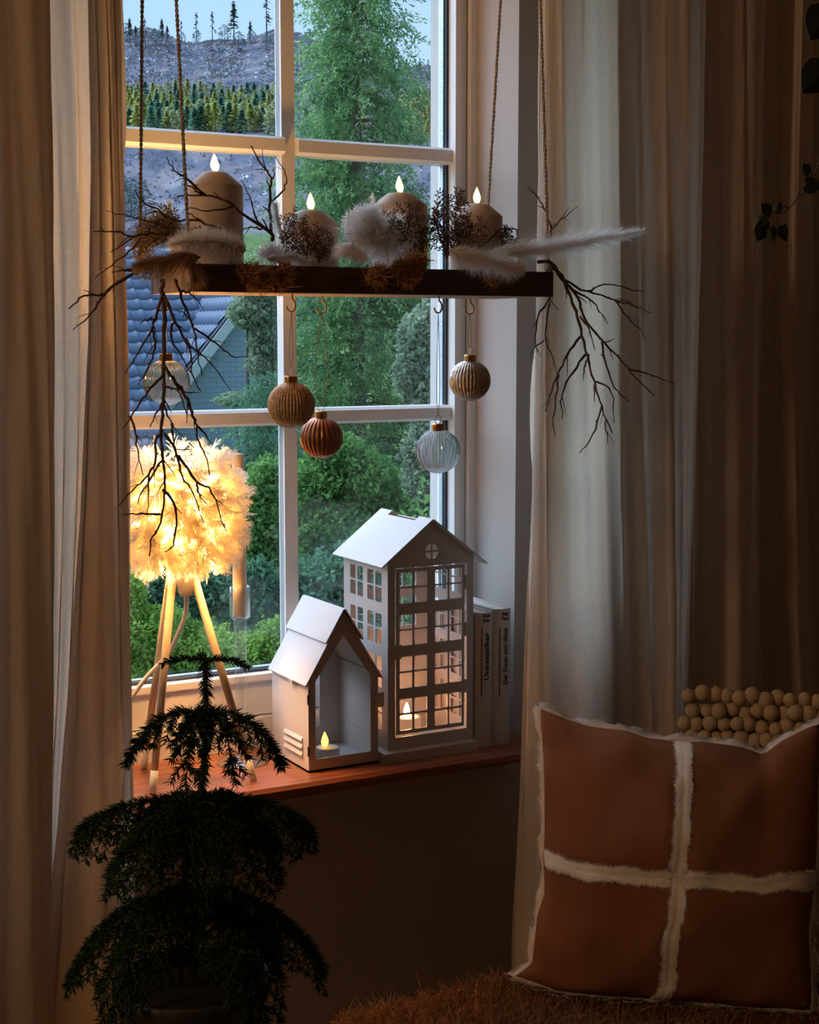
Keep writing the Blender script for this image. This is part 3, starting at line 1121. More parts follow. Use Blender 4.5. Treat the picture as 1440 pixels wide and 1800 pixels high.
# ------------------------------------------------------------------ growth to either side of the view, part of the hillside
def side_cards(name, mt, specs, size, asp, seed):
    g = np.random.default_rng(seed)
    C_, D_ = [], []
    for D, L, zc, rx, rz, n_, cone in specs:
        c = DL(D, L, zc)
        v = g.normal(size=(n_, 3))
        v /= np.linalg.norm(v, axis=1, keepdims=True)
        r_ = g.random((n_, 1)) ** .4
        if cone:
            h = g.random((n_, 1)) ** 1.3
            w = g.random((n_, 1)) * 6.283
            rr = rx * (1 - h) * np.sqrt(g.random((n_, 1)) * .8 + .2) + .05
            q = np.concatenate([rr * np.cos(w), rr * np.sin(w), (h * 2 - 1) * rz], 1)
            C_.append(c + q)
            D_.append(np.concatenate([np.cos(w), np.sin(w), -np.ones_like(w)], 1))
        else:
            C_.append(c + v * r_ * np.array([rx, rx, rz]))
            D_.append(v + np.array([0, 0, -.4]))
    C_, D_ = np.concatenate(C_), np.concatenate(D_)
    V = cards(C_, D_, size, asp, .9)
    return npmesh(name, V, np.arange(len(V) * 4).reshape(-1, 4), M[mt], hill, kind='stuff')


gS = random.Random(12)
sp_h = [(8.5 + gS.uniform(-.5, 1.0), L, -.95 + gS.uniform(-.5, .3), .42, .55, 1300, False) for L in list(np.arange(-5.2, -1.75, .42)) + list(np.arange(-.35, 2.2, .42))]
side_cards('undergrowth', 'hedge', sp_h, .032, .6, 51)
sp_l = [(12 + gS.uniform(-1, 2), L, -1.2 + gS.uniform(-.8, .8), .8, 1.0, 1500, False) for L in list(np.arange(-8, -2.8, .8)) + list(np.arange(.6, 4, .8))]
side_cards('undergrowth', 'leafy', sp_l, .075, .6, 52)
sp_c = [(24 + gS.uniform(0, 12), L, .5 + gS.uniform(-1, 2), 1.6, 6.0, 9000, True) for L in (-15, -12.2, 1.6, 3.8, 6.5, 9.5)]
side_cards('woodland', 'conifer', sp_c, .11, .4, 53)
sp_b = []
for row in range(6):
    for a in list(np.arange(-.42, -.205, .0075)) + list(np.arange(.04, .22, .0075)) + list(np.arange(-.082, -.008, .0075)):
        D = DofPy(244 - row * 11, max(-.25, min(.1, a)))
        L = a * D
        hgt = gS.uniform(3.4, 5)
        sp_b.append((D + gS.uniform(-3, 3), L, ter(D, L) + hgt * .45, 1.3, hgt * .5, 110, True))
side_cards('tree_belt', 'larch', sp_b[::2], .45, .6, 54)
side_cards('tree_belt', 'fir', sp_b[1::2], .45, .6, 55)

# ------------------------------------------------------------------ curtains
def curtain(name, ctrl, z0, z1, nz, label, hem_at=None, sub=7):
    """ctrl: (px high, px low, y high, y low) along the cloth; heights 1.75 and 0.95 are where the pixels were read."""
    c4 = []
    for a, b_, yt, yb in ctrl:
        c4.append((P(a, 200, y=yt)[0], yt, P(b_, 1300, y=yb)[0], yb))
    pts = spline(c4, sub)
    m = len(pts)
    V, Q = [], []
    for k in range(nz + 1):
        z = z0 + (z1 - z0) * k / nz
        t = (1.75 - z) / .80
        tt = min(1.9, max(0, t) ** 1.7)
        for i, q in enumerate(pts):
            x = q[0] + (q[2] - q[0]) * tt
            y = q[1] + (q[3] - q[1]) * tt
            s_ = i / m
            x += .0025 * math.sin(z * 5 + i * .9) + .0015 * math.sin(z * 11 + i * 2.1)
            y += .003 * math.sin(z * 4.2 + i * .7) + .0015 * math.sin(z * 13 + i * 1.3)
            V.append((x, y, z))
    for k in range(nz):
        for i in range(m - 1):
            a = k * m + i
            Q.append((a, a + 1, a + m + 1, a + m))
    return V, Q, m


def make_curtain(name, ctrl, label, side):
    V, Q, m = curtain(name, ctrl, .02, 2.40, 60, label)
    V = np.array(V)
    c = (V[:, 0].mean(), V[:, 1].mean(), .02)
    t = thing(name, c, label, 'curtain', 'curtains at the window')
    npmesh('cloth', V, Q, M['curtain'], t, smooth=True)
    # folded hem along the window-side edge
    idx = [k * m + (m - 1 if side == 'r' else 0) for k in range(61)]
    nb = [k * m + (m - 3 if side == 'r' else 2) for k in range(61)]
    e = V[idx]
    d_ = V[nb] - e
    d_ /= np.linalg.norm(d_, axis=1, keepdims=True) + 1e-9
    hv = np.concatenate([e + np.array([0, -.0012, 0]), e + d_ * .012 + np.array([0, -.0014, 0])])
    hq = [(k, k + 1, 62 + k, 61 + k) for k in range(60)]
    npmesh('hem', hv, hq, M['curtain'], t, smooth=True)
    # header tape
    top = V[-m:]
    npmesh('header_tape', np.concatenate([top + np.array([0, 0, -.05]), top + np.array([0, 0, .012])]) + np.array([0, -.002, 0]),
           [(i, i + 1, m + i + 1, m + i) for i in range(m - 1)], M['curtain'], t, smooth=True)
    return t


make_curtain('window_curtain', [(-420, -420, 1.79, 1.79), (-330, -335, 1.70, 1.70), (-240, -240, 1.78, 1.78), (-150, -150, 1.68, 1.68), (-60, -60, 1.76, 1.76), (20, 20, 1.705, 1.705),
                                (72, 75, 1.700, 1.70), (86, 87, 1.715, 1.715), (70, 74, 1.735, 1.735), (10, 20, 1.752, 1.752), (-8, 0, 1.772, 1.772), (30, 30, 1.795, 1.79), (95, 80, 1.800, 1.80), (136, 100, 1.812, 1.81),
                                (165, 125, 1.806, 1.812), (196, 175, 1.812, 1.82), (202, 190, 1.800, 1.808), (186, 160, 1.786, 1.79), (168, 128, 1.780, 1.775), (163, 116, 1.772, 1.765), (172, 135, 1.762, 1.752), (192, 190, 1.764, 1.75), (206, 222, 1.770, 1.768), (211, 234, 1.778, 1.785)],
             'cream linen curtain with deep folds beside the feather lamp, left of the window', 'r')
make_curtain('window_curtain', [(950, 921, 1.835, 1.828), (957, 935, 1.815, 1.80), (985, 975, 1.798, 1.775), (1020, 1020, 1.790, 1.785), (1055, 1050, 1.800, 1.815), (1085, 1080, 1.822, 1.828), (1120, 1110, 1.812, 1.805),
                                (1165, 1150, 1.795, 1.79), (1200, 1185, 1.780, 1.775), (1228, 1196, 1.788, 1.785), (1232, 1203, 1.806, 1.805), (1226, 1204, 1.826, 1.83), (1240, 1220, 1.832, 1.835), (1275, 1255, 1.805, 1.80), (1310, 1290, 1.785, 1.775), (1331, 1304, 1.790, 1.785),
                                (1334, 1310, 1.812, 1.81), (1345, 1325, 1.835, 1.835), (1372, 1355, 1.825, 1.825), (1396, 1392, 1.79, 1.79), (1404, 1408, 1.785, 1.79), (1412, 1418, 1.815, 1.82), (1440, 1445, 1.826, 1.82), (1500, 1500, 1.77, 1.77), (1570, 1570, 1.82, 1.82), (1650, 1650, 1.76, 1.76), (1730, 1730, 1.81, 1.81)],
             'grey-beige linen curtain hanging behind the rust pillow, right of the window', 'l')

# ------------------------------------------------------------------ hanging tray
TX0, TX1, TY0, TY1, TZ = .629, 1.113, 1.632, 1.772, 1.499
tray = thing('hanging_tray', ((TX0 + TX1) / 2, (TY0 + TY1) / 2, TZ), 'dark wooden tray hanging on four cords in front of the window', 'tray')
MB().box(TX0 + .010, TX1 - .010, TY0 + .010, TY1 - .010, TZ, TZ + .008).build('bottom_board', M['walnut_lit'], tray)
MB().box(TX0, TX1, TY0, TY0 + .010, TZ, TZ + .031).build('front_rail', M['walnut'], tray)
MB().box(TX0, TX1, TY1 - .010, TY1, TZ, TZ + .031).build('back_rail', M['walnut'], tray)
MB().box(TX0, TX0 + .010, TY0 + .010, TY1 - .010, TZ, TZ + .031).build('end_rail', M['walnut_lit'], tray)
MB().box(TX1 - .010, TX1, TY0 + .010, TY1 - .010, TZ, TZ + .031).build('end_rail', M['walnut_lit'], tray)


def cord(a, b_, r=.0022, pitch=.011):
    a, b_ = np.array(a), np.array(b_)
    L = np.linalg.norm(b_ - a)
    n_ = int(L / pitch * 6)
    ax = (b_ - a) / L
    u = np.cross(ax, (0, 1.0, 0))
    u /= np.linalg.norm(u)
    w = np.cross(ax, u)
    m_ = MB()
    for ph in (0, math.pi):
        m_.tube([a + ax * L * k / n_ + (u * math.cos(ph + k * math.pi / 3) + w * math.sin(ph + k * math.pi / 3)) * r * .5 for k in range(n_ + 1)], r * .62, 4)
    return m_.build('cord', M['rope'], tray, kind='stuff')


ztop = CEIL - .03
yl = (TY0 + TY1) / 2
hl, hr = np.array([.655, yl, ztop]), np.array([1.045, yl, ztop])
cl = P(310, 0, y=TY0 + .018)
for (px0, py0, px1, py1, y0, y1) in ((330, 400, 310, 0, TY0 + .006, None), (247, 400, 250, 0, TY1 - .006, None), (963, 420, 950, 0, TY0 + .006, None), (860, 330, 880, 0, TY1 - .006, None)):
    yt = y0 + ((yl - y0) * .42)
    a = P(px0, py0, y=y0)
    c = P(px1, py1, y=yt)
    d_ = (c - a) / (c[2] - a[2])
    st = a + d_ * (TZ + .031 - a[2])
    en = a + d_ * (ztop - a[2])
    cord(st, en)
    MB().lathe([(.0045, 0), (.0045, .004), (.003, .006)], st, 10).build('cord_knot', M['rope'], tray)


def hook_pts(c, r=.0075, turn=300, yaw=0.0):
    """open cup hook seen from the front, hanging below point c."""
    pts = [np.array([0, 0, 0]), np.array([0, 0, -.006])]
    for k in range(11):
        w = math.radians(75 - turn * .82 * k / 10)
        pts.append(np.array([r * math.cos(w) - r * .26, 0, -.006 - r + r * math.sin(w)]))
    ca, sa = math.cos(yaw), math.sin(yaw)
    return [c + np.array([p[0] * ca, p[0] * sa, p[2]]) for p in pts]


# ------------------------------------------------------------------ baubles on hooks
BA = dict(glitter=pbr('gold_glitter_glass', (0.70, 0.52, 0.34), 0.40, 0.6, var=0.35, scale=260, bump=0.6, bscale=700),
          copper=pbr('copper_matt', (0.42, 0.20, 0.11), 0.34, 0.85, bump=0.1, bscale=300),
          silver=pbr('mercury_silver', (0.55, 0.46, 0.38), 0.33, 0.8, var=0.4, scale=220, bump=0.4, bscale=600))
baubles = [(293, 672, 40, 290, 1.705, 'cream', 40, 'cream glass bauble hanging behind the drooping twigs, above the feather lamp'),
           (512, 712, 41, 514, 1.668, 'glitter', 44, 'gold glittered ribbed bauble hanging beside the white mullion'),
           (565, 769, 37, 567, 1.745, 'copper', 26, 'matt copper ribbed bauble, lower neighbour of the gold one'),
           (770, 793, 39, 772, 1.668, 'clear', 40, 'clear ribbed glass bauble, lowest of the hanging baubles'),
           (826, 669, 36, 827, 1.745, 'silver', 34, 'silver-gold mottled bauble hanging in front of the right window frame')]


def ribbed_glass(name, tint, ior, milk):
    m, t, b = mat_(name)
    t.nodes.remove(b)
    out = t.nodes['Material Output']
    rf = t.nodes.new('ShaderNodeBsdfRefraction')
    rf.inputs['Color'].default_value = (*tint, 1)
    rf.inputs['IOR'].default_value = ior
    rf.inputs['Roughness'].default_value = 0.02
    gl_ = t.nodes.new('ShaderNodeBsdfGlossy')
    gl_.inputs['Roughness'].default_value = 0.12
    df = t.nodes.new('ShaderNodeBsdfTranslucent')
    df.inputs[0].default_value = (0.95, 0.93, 0.9, 1)
    d2 = t.nodes.new('ShaderNodeBsdfDiffuse')
    d2.inputs[0].default_value = (0.95, 0.93, 0.9, 1)
    a0 = t.nodes.new('ShaderNodeMixShader')
    a1 = t.nodes.new('ShaderNodeMixShader')
    a1.inputs[0].default_value = milk
    a2 = t.nodes.new('ShaderNodeMixShader')
    a2.inputs[0].default_value = 0.16
    t.links.new(df.outputs[0], a0.inputs[1])
    t.links.new(d2.outputs[0], a0.inputs[2])
    t.links.new(rf.outputs[0], a1.inputs[1])
    t.links.new(a0.outputs[0], a1.inputs[2])
    t.links.new(a1.outputs[0], a2.inputs[1])
    t.links.new(gl_.outputs[0], a2.inputs[2])
    t.links.new(a2.outputs[0], out.inputs[0])
    return m


BA['clear'] = ribbed_glass('clear_ribbed_glass', (0.90, 0.94, 0.97), 1.10, 0.14)
BA['cream'] = ribbed_glass('cream_ribbed_glass', (0.95, 0.91, 0.86), 1.13, 0.17)
for px, py, rp_, hx, y, mt, ribs, lab in baubles:
    c = P(px, py, y=y)
    dep = (c - _C) @ _fw
    r = rp_ / F * dep
    hook = P(hx, 540, y=y)
    hk = np.array([c[0] + (hook[0] - c[0]) * 1.0, y, TZ])
    MB().tube(hook_pts(hk, yaw=.35 if px in (512, 770) else .1), .0011, 6).build('hook', M['gold'], tray, smooth=True)
    t = thing('bauble', (c[0], c[1], c[2] - r), lab, 'bauble', 'baubles under the tray')
    prof = [(r * math.sin(a), -r * math.cos(a)) for a in np.linspace(0.02, math.pi - .24, 26)]
    g = MB().lathe(prof, c, ribs * 6, ribs, {'copper': .030, 'clear': .026, 'cream': .032}.get(mt, .022))
    g.build('glass_ball', BA[mt], t, smooth=True)
    zt = c[2] + r * math.cos(.24)
    cap = MB().lathe([(r * .265, 0), (r * .30, .0008), (r * .285, .003), (r * .30, .005), (r * .285, .0072), (r * .30, .0085), (r * .27, .0096), (0, .0098)], (c[0], c[1], zt - .002), 40, 20, .02)
    cap.build('cap', M['gold'], t, smooth=True)
    rr = .0052
    ringc = np.array([c[0], c[1], zt + .0075 + rr])
    MB().tube([ringc + rr * np.array([math.cos(w), .2 * math.cos(w), math.sin(w)]) for w in np.linspace(0, 2 * math.pi, 22)], .0004, 4).build('wire_ring', M['gold'], t)
    # thread loop from the ring to the hook
    ht = np.array([hk[0] - .001, y, TZ - .020])
    rt_ = ringc + np.array([0, 0, rr])
    sp_ = .0022 if px != 565 else .0085
    pts = []
    for k in range(13):
        s_ = k / 12
        pts.append(rt_ + (ht - rt_) * s_ + np.array([sp_ * math.sin(math.pi * s_ ** .6), 0, 0]))
    for k in range(13):
        s_ = 1 - k / 12
        pts.append(rt_ + (ht - rt_) * s_ - np.array([sp_ * math.sin(math.pi * s_ ** .6), 0, 0]))
    MB().tube(pts, .00045, 4).build('thread', M['thread'], t)

# ------------------------------------------------------------------ candles with LED flames
def flame(c, h, lean, name, parent, mt='flame'):
    prof = [(.0, 0), (.16, .04), (.24, .18), (.27, .32), (.24, .48), (.17, .66), (.09, .84), (.0, 1.0)]
    b = MB()
    n_ = 14
    V, Q = [], []
    for r, z in prof:
        for k in range(n_):
            w = 2 * math.pi * k / n_
            V.append((c[0] + r * h * math.cos(w) + lean * h * z * (1 - .5 * z), c[1] + r * h * math.sin(w) * .45, c[2] + z * h))
    for i in range(len(prof) - 1):
        for k in range(n_):
            Q.append((i * n_ + k, i * n_ + (k + 1) % n_, (i + 1) * n_ + (k + 1) % n_, (i + 1) * n_ + k))
    return b.add(V, Q).build(name, M[mt], parent, smooth=True)


for i, (px, pyt, w_, y, lean, lab) in enumerate(((378, 302, 97, 1.700, -.12, 'tallest taupe pillar candle, nearest the left end of the tray'),
                                                  (546, 369, 97, 1.706, -.06, 'short taupe pillar candle beside the white mullion'),
                                                  (703, 339, 97, 1.702, -.16, 'taupe pillar candle behind the white dried flowers'),
                                                  (838, 358, 92, 1.700, -.02, 'taupe pillar candle nearest the right end of the tray'))):
    top = P(px, pyt, y=y)
    r = w_ / 2 / F * ((top - _C) @ _fw)
    z0 = TZ + .008
    h = top[2] - z0
    t = thing('pillar_candle', (top[0], top[1], z0), lab, 'candle', 'candles on the hanging tray')
    MB().lathe([(r * .97, 0), (r, .002), (r, h - .0172), (r * .995, h - .0166), (r * .965, h - .0152), (r * .50, h - .0022), (r * .42, h - .0008), (r * .18, h - .0012), (0, h - .002)], (top[0], top[1], z0), 48).build('body', M['wax'], t, smooth=True)
    MB().tube([(top[0], top[1], top[2] - .003), (top[0], top[1], top[2] + .002)], .0009, 6).build('wick', M['ink'], t)
    flame(np.array([top[0] + .0005, top[1], top[2] + .0005]), .0205, lean, 'led_flame', t)

# ------------------------------------------------------------------ dried twigs
def zA(pts, x0, y0, k):
    return [(x0 + k * a, y0 + k * b_) for a, b_ in pts]


def twig_thing(name, lines, y_of, label, r0=.0016, seed=1):
    g = random.Random(seed)
    allp = [[P(px, py, y=y_of(i, j / max(1, len(ln) - 1), g)) for j, (px, py) in enumerate(ln)] for i, ln in enumerate(lines)]
    cat_pts = np.array([p for ln in allp for p in ln])
    t = thing(name, (cat_pts[:, 0].mean(), cat_pts[:, 1].mean(), cat_pts[:, 2].min()), label, 'twig', 'dried twigs on the tray')
    for i, ln in enumerate(allp):
        if len(ln) < 2:
            continue
        sp_ = spline(ln, 4)
        m = len(sp_)
        L = sum(np.linalg.norm(sp_[k + 1] - sp_[k]) for k in range(m - 1))
        ra = r0 * (1.25 if i == 0 else .55 + min(.5, L * 3.2))
        rs = [ra * (1 - .68 * k / (m - 1)) * (1 + .12 * math.sin(k * 2.3 + i)) for k in range(m)]
        jp = [p + np.array([g.gauss(0, 1), g.gauss(0, 1), g.gauss(0, 1)]) * .0006 for p in sp_]
        mb = MB().tube(jp, rs, 6)
        # short knobbly side buds
        for k in range(2, m - 1, 5):
            if g.random() < .6:
                d_ = np.array([g.gauss(0, 1), g.gauss(0, .5), g.gauss(0, 1)])
                d_ /= np.linalg.norm(d_)
                mb.tube([jp[k], jp[k] + d_ * .0035], [rs[k] * .7, rs[k] * .3], 4)
        # fine side shoots
        for k in range(4, m - 2, 5):
            if L > .03 and g.random() < .62:
                tg = jp[k + 1] - jp[k - 1]
                tg /= np.linalg.norm(tg) + 1e-9
                sg = 1 if g.random() < .5 else -1
                sd_ = np.array([tg[2], g.gauss(0, .4), -tg[0]]) * sg
                ln = g.uniform(.008, .024)
                q = [jp[k] + (tg * .75 + sd_ * .6) * ln * f_ + np.array([0, 0, -.25 * ln * f_ * f_]) for f_ in (0, .35, .7, 1)]
                mb.tube(q, [rs[k] * .55, rs[k] * .45, rs[k] * .35, rs[k] * .2], 5)
        mb.build('stem' if i == 0 else 'twig', M['twig'], t, smooth=True)
    return t


k2 = .2083
LH = [zA([(390, 60), (392, 140), (400, 400), (402, 650), (400, 900), (392, 1100), (382, 1300), (385, 1536)], 205, 480, k2) + [(289, 830), (290, 865), (281, 917), (266, 951), (264, 976)],
      zA([(388, 200), (310, 430), (300, 480), (180, 670), (75, 850)], 205, 480, k2),
      zA([(300, 480), (325, 600), (300, 720), (240, 850), (180, 940)], 205, 480, k2),
      zA([(310, 395), (260, 395), (200, 420)], 205, 480, k2),
      zA([(540, 150), (600, 160), (660, 210), (735, 305)], 205, 480, k2),
      zA([(395, 200), (430, 260), (490, 400), (560, 530), (630, 690), (640, 850), (705, 1000)], 205, 480, k2),
      zA([(490, 400), (460, 480), (470, 580), (560, 720), (630, 850)], 205, 480, k2),
      zA([(398, 850), (300, 960), (220, 1060), (120, 1210), (50, 1310)], 205, 480, k2),
      zA([(120, 1210), (160, 1350), (185, 1536)], 205, 480, k2) + [(252, 835)],
      zA([(402, 780), (500, 930), (550, 1050), (590, 1200)], 205, 480, k2),
      zA([(470, 870), (600, 1080), (640, 1200), (670, 1290), (680, 1400), (750, 1536)], 205, 480, k2) + [(369, 835)],
      zA([(672, 1285), (760, 1370), (805, 1450)], 205, 480, k2),
      zA([(402, 960), (540, 990), (700, 1020)], 205, 480, k2),
      zA([(395, 1090), (330, 1200), (280, 1300)], 205, 480, k2),
      zA([(395, 1100), (410, 1150), (470, 1270), (580, 1420)], 205, 480, k2),
      zA([(470, 1265), (480, 1400), (500, 1480), (620, 1490)], 205, 480, k2),
      zA([(275, 60), (250, 90), (245, 190), (200, 270), (150, 310), (80, 395)], 180, 740, .378),
      zA([(285, 320), (340, 400), (335, 560), (290, 610)], 180, 740, .378),
      zA([(268, 435), (180, 432), (90, 435)], 180, 740, .378),
      zA([(290, 60), (345, 150), (370, 260), (420, 330), (470, 470)], 180, 740, .378),
      zA([(352, 160), (440, 280), (510, 330), (575, 510)], 180, 740, .378),
      zA([(215, 250), (215, 300), (210, 430)], 180, 740, .378),
      zA([(280, 180), (240, 240), (180, 340), (165, 385)], 180, 740, .378),
      zA([(440, 290), (450, 340), (490, 390)], 180, 740, .378)]
twig_thing('drooping_twig', LH, lambda i, s, g: 1.625 + g.uniform(-.006, .006) - .012 * s + (.01 if i == 0 else 0), 'brown branching dry twig drooping from the left end of the tray over the feather lamp', .0021, 5)
LC = [zA([(500, 60), (510, 85), (560, 250), (640, 440), (680, 640), (715, 870)], 205, 480, k2),
      zA([(650, 470), (800, 560), (900, 650), (980, 705), (1110, 705)], 205, 480, k2),
      zA([(590, 560), (620, 620), (720, 690), (830, 800), (960, 995)], 205, 480, k2),
      zA([(610, 380), (560, 330), (500, 320)], 205, 480, k2)]
twig_thing('drooping_twig', LC, lambda i, s, g: 1.645 + g.uniform(-.004, .004) - .01 * s, 'slimmer brown twig drooping beside the branching one, pointing at the mullion', .0017, 6)
k1 = .3889
LM = [zA([(480, 640), (410, 665), (300, 730), (250, 770), (170, 770), (110, 830)], 80, 220, k1),
      zA([(262, 765), (210, 850), (125, 925)], 80, 220, k1),
      zA([(430, 645), (360, 655), (295, 665)], 80, 220, k1)]
twig_thing('forked_twig', LM, lambda i, s, g: 1.66 - .03 * s + g.uniform(-.003, .003), 'forked dark twig reaching lowest over the left curtain', .0019, 7)
LN = [zA([(560, 495), (450, 495), (390, 505), (320, 480), (220, 482)], 80, 220, k1),
      zA([(395, 503), (340, 550), (290, 575)], 80, 220, k1),
      zA([(440, 498), (380, 570), (300, 630), (220, 695)], 80, 220, k1)]
twig_thing('forked_twig', LN, lambda i, s, g: 1.665 - .02 * s + g.uniform(-.003, .003), 'three-pronged twig reaching over the left curtain above the forked one', .0016, 8)
LO = [zA([(800, 470), (760, 460), (680, 430), (580, 430), (500, 380), (430, 340), (400, 290)], 80, 220, k1),
      zA([(700, 462), (600, 470), (480, 440), (380, 410), (270, 385)], 80, 220, k1),
      zA([(500, 385), (465, 400), (435, 430)], 80, 220, k1),
      zA([(580, 428), (560, 450), (545, 480)], 80, 220, k1),
      zA([(720, 440), (660, 405), (620, 378)], 80, 220, k1)]
twig_thing('side_twig', LO, lambda i, s, g: 1.658 + g.uniform(-.003, .003), 'thin twig at the left rear cord with its tips against the window', .0015, 9)
LQ = [zA([(1030, 520), (1010, 480), (900, 410), (830, 350), (740, 320), (600, 318)], 80, 220, k1),
      zA([(725, 317), (640, 240), (580, 200), (550, 145)], 80, 220, k1),
      zA([(712, 315), (660, 280), (610, 265)], 80, 220, k1),
      zA([(850, 370), (760, 385), (640, 370)], 80, 220, k1),
      zA([(980, 470), (930, 460), (880, 475)], 80, 220, k1)]
twig_thing('crossing_twig', LQ, lambda i, s, g: 1.648 - .006 * s + g.uniform(-.002, .002), 'curved twig crossing in front of the tallest candle', .0020, 10)
LR = [zA([(1020, 480), (1015, 390), (1015, 300), (1020, 240), (970, 170), (925, 90)], 80, 220, k1),
      zA([(1022, 240), (990, 180), (978, 105)], 80, 220, k1),
      zA([(1018, 350), (1080, 290), (1085, 220), (1040, 140)], 80, 220, k1),
      zA([(1000, 470), (950, 420), (930, 340), (885, 250)], 80, 220, k1),
      zA([(1022, 250), (1035, 220), (1030, 195)], 80, 220, k1)]
twig_thing('upright_twig', LR, lambda i, s, g: 1.70 + g.uniform(-.004, .004), 'upright forked twig standing between the first two candles', .0017, 11)
kr = .4306
LS = [zA([(850, 420), (905, 425), (960, 500), (1000, 620), (1030, 720), (1060, 830), (1080, 920), (1110, 1010), (1150, 1115)], 580, 280, kr),
      zA([(930, 470), (1010, 560), (1040, 650), (1100, 730), (1180, 810), (1230, 870), (1325, 965)], 580, 280, kr),
      zA([(1215, 855), (1310, 880), (1415, 920)], 580, 280, kr),
      zA([(980, 525), (1060, 570), (1100, 620), (1135, 670)], 580, 280, kr),
      zA([(1020, 725), (970, 800), (930, 880), (900, 960), (880, 1030)], 580, 280, kr),
      zA([(930, 880), (925, 960), (910, 1060), (920, 1130)], 580, 280, kr),
      zA([(1050, 790), (990, 870), (950, 950), (945, 1000), (950, 1060)], 580, 280, kr),
      zA([(1085, 905), (1150, 950), (1160, 1080)], 580, 280, kr),
      zA([(1110, 1010), (1070, 1130), (1020, 1200)], 580, 280, kr),
      zA([(1110, 745), (1130, 850), (1160, 930), (1220, 990)], 580, 280, kr),
      zA([(1020, 640), (1060, 700), (1080, 780)], 580, 280, kr),
      zA([(1080, 920), (1080, 990)], 580, 280, kr),
      zA([(1120, 750), (1160, 735)], 580, 280, kr),
      zA([(1180, 795), (1230, 800)], 580, 280, kr),
      zA([(1060, 800), (1040, 850), (1035, 905)], 580, 280, kr),
      zA([(1128, 1060), (1125, 1100), (1138, 1160)], 580, 280, kr)]
twig_thing('drooping_twig', LS, lambda i, s, g: 1.622 - .03 * s + g.uniform(-.004, .004), 'large bushy twig drooping from the right end of the tray across the curtain', .0020, 12)
LS2 = [zA([(900, 430), (960, 490), (1050, 540), (1120, 510), (1280, 540)], 580, 280, kr),
       zA([(1050, 535), (1160, 575), (1240, 600), (1310, 625)], 580, 280, kr),
       zA([(1165, 578), (1210, 640), (1260, 690), (1295, 740)], 580, 280, kr),
       zA([(1165, 575), (1220, 580), (1260, 610)], 580, 280, kr)]
twig_thing('side_twig', LS2, lambda i, s, g: 1.63 - .02 * s + g.uniform(-.003, .003), 'thin twig spreading sideways from the right end of the tray', .0016, 13)
LS3 = [zA([(880, 500), (895, 570), (850, 640), (840, 740), (845, 790)], 580, 280, kr),
       zA([(893, 590), (880, 720), (910, 810), (930, 890)], 580, 280, kr),
       zA([(875, 740), (825, 780), (822, 840)], 580, 280, kr),
       zA([(898, 560), (920, 600), (942, 622)], 580, 280, kr)]
twig_thing('drooping_twig', LS3, lambda i, s, g: 1.70 - .01 * s, 'small twig hanging below the right end of the tray along the curtain hem', .0015, 14)
LS4 = [zA([(880, 400), (895, 330), (905, 290), (885, 230), (860, 170), (805, 110)], 580, 280, kr),
       zA([(902, 295), (950, 240), (1010, 195)], 580, 280, kr), zA([(918, 275), (975, 200)], 580, 280, kr)]
twig_thing('upright_twig', LS4, lambda i, s, g: 1.655, 'upright twig beside the right front cord', .0015, 15)
LS5 = [zA([(480, 400), (430, 250), (440, 190), (480, 145)], 580, 280, kr), zA([(485, 380), (487, 240), (485, 140)], 580, 280, kr), zA([(488, 240), (520, 190), (550, 170)], 580, 280, kr)]
twig_thing('upright_twig', LS5, lambda i, s, g: 1.73, 'fine upright twig against the window between the two right candles', .0012, 16)
LS6 = [zA([(600, 370), (660, 320), (700, 280), (760, 290), (770, 320)], 580, 280, kr), zA([(660, 320), (720, 300), (745, 270)], 580, 280, kr)]
twig_thing('curled_twig', LS6, lambda i, s, g: 1.645, 'curled twig in front of the rightmost pillar candle', .0013, 17)

# ------------------------------------------------------------------ dried grasses and flowers on the tray
def plume(name, line, y, wid, n_, L, mt, label, cat='plume', lead=.8, droop=.15, stem=True, hw=.00032, taper=True):
    pts = spline([P(px, py, y=y + k * .0) for k, (px, py) in enumerate(line)], 8)
    m = len(pts)
    A = np.array(pts)
    t = thing(name, (A[:, 0].mean(), A[:, 1].mean(), A[:, 2].min()), label, cat, 'dried grasses on the tray')
    MB().tube(pts, [.0012 * (1 - .6 * k / m) for k in range(m)], 5).build('stalk', M['twig'] if mt == 'pampas2' else M[mt], t)
    s = RNG.random(n_)
    idx = np.clip((s * (m - 1)).astype(int), 0, m - 2)
    fr_ = (s * (m - 1) - idx).reshape(-1, 1)
    root = A[idx] * (1 - fr_) + A[idx + 1] * fr_
    tan = A[idx + 1] - A[idx]
    tan /= np.linalg.norm(tan, axis=1, keepdims=True)
    rad = RNG.normal(size=(n_, 3))
    rad -= tan * (rad * tan).sum(1, keepdims=True)
    rad /= np.linalg.norm(rad, axis=1, keepdims=True)
    env = np.sin(np.pi * np.clip(s * .86 + .12, 0, 1)) ** .6 if taper else np.ones(n_)
    d_ = tan * lead + rad * wid
    ln = L * RNG.uniform(.5, 1.1, n_) * env
    hairs('hairs', root, d_, ln, hw, M[mt], t, droop, curl=.25, seg=3)
    return t


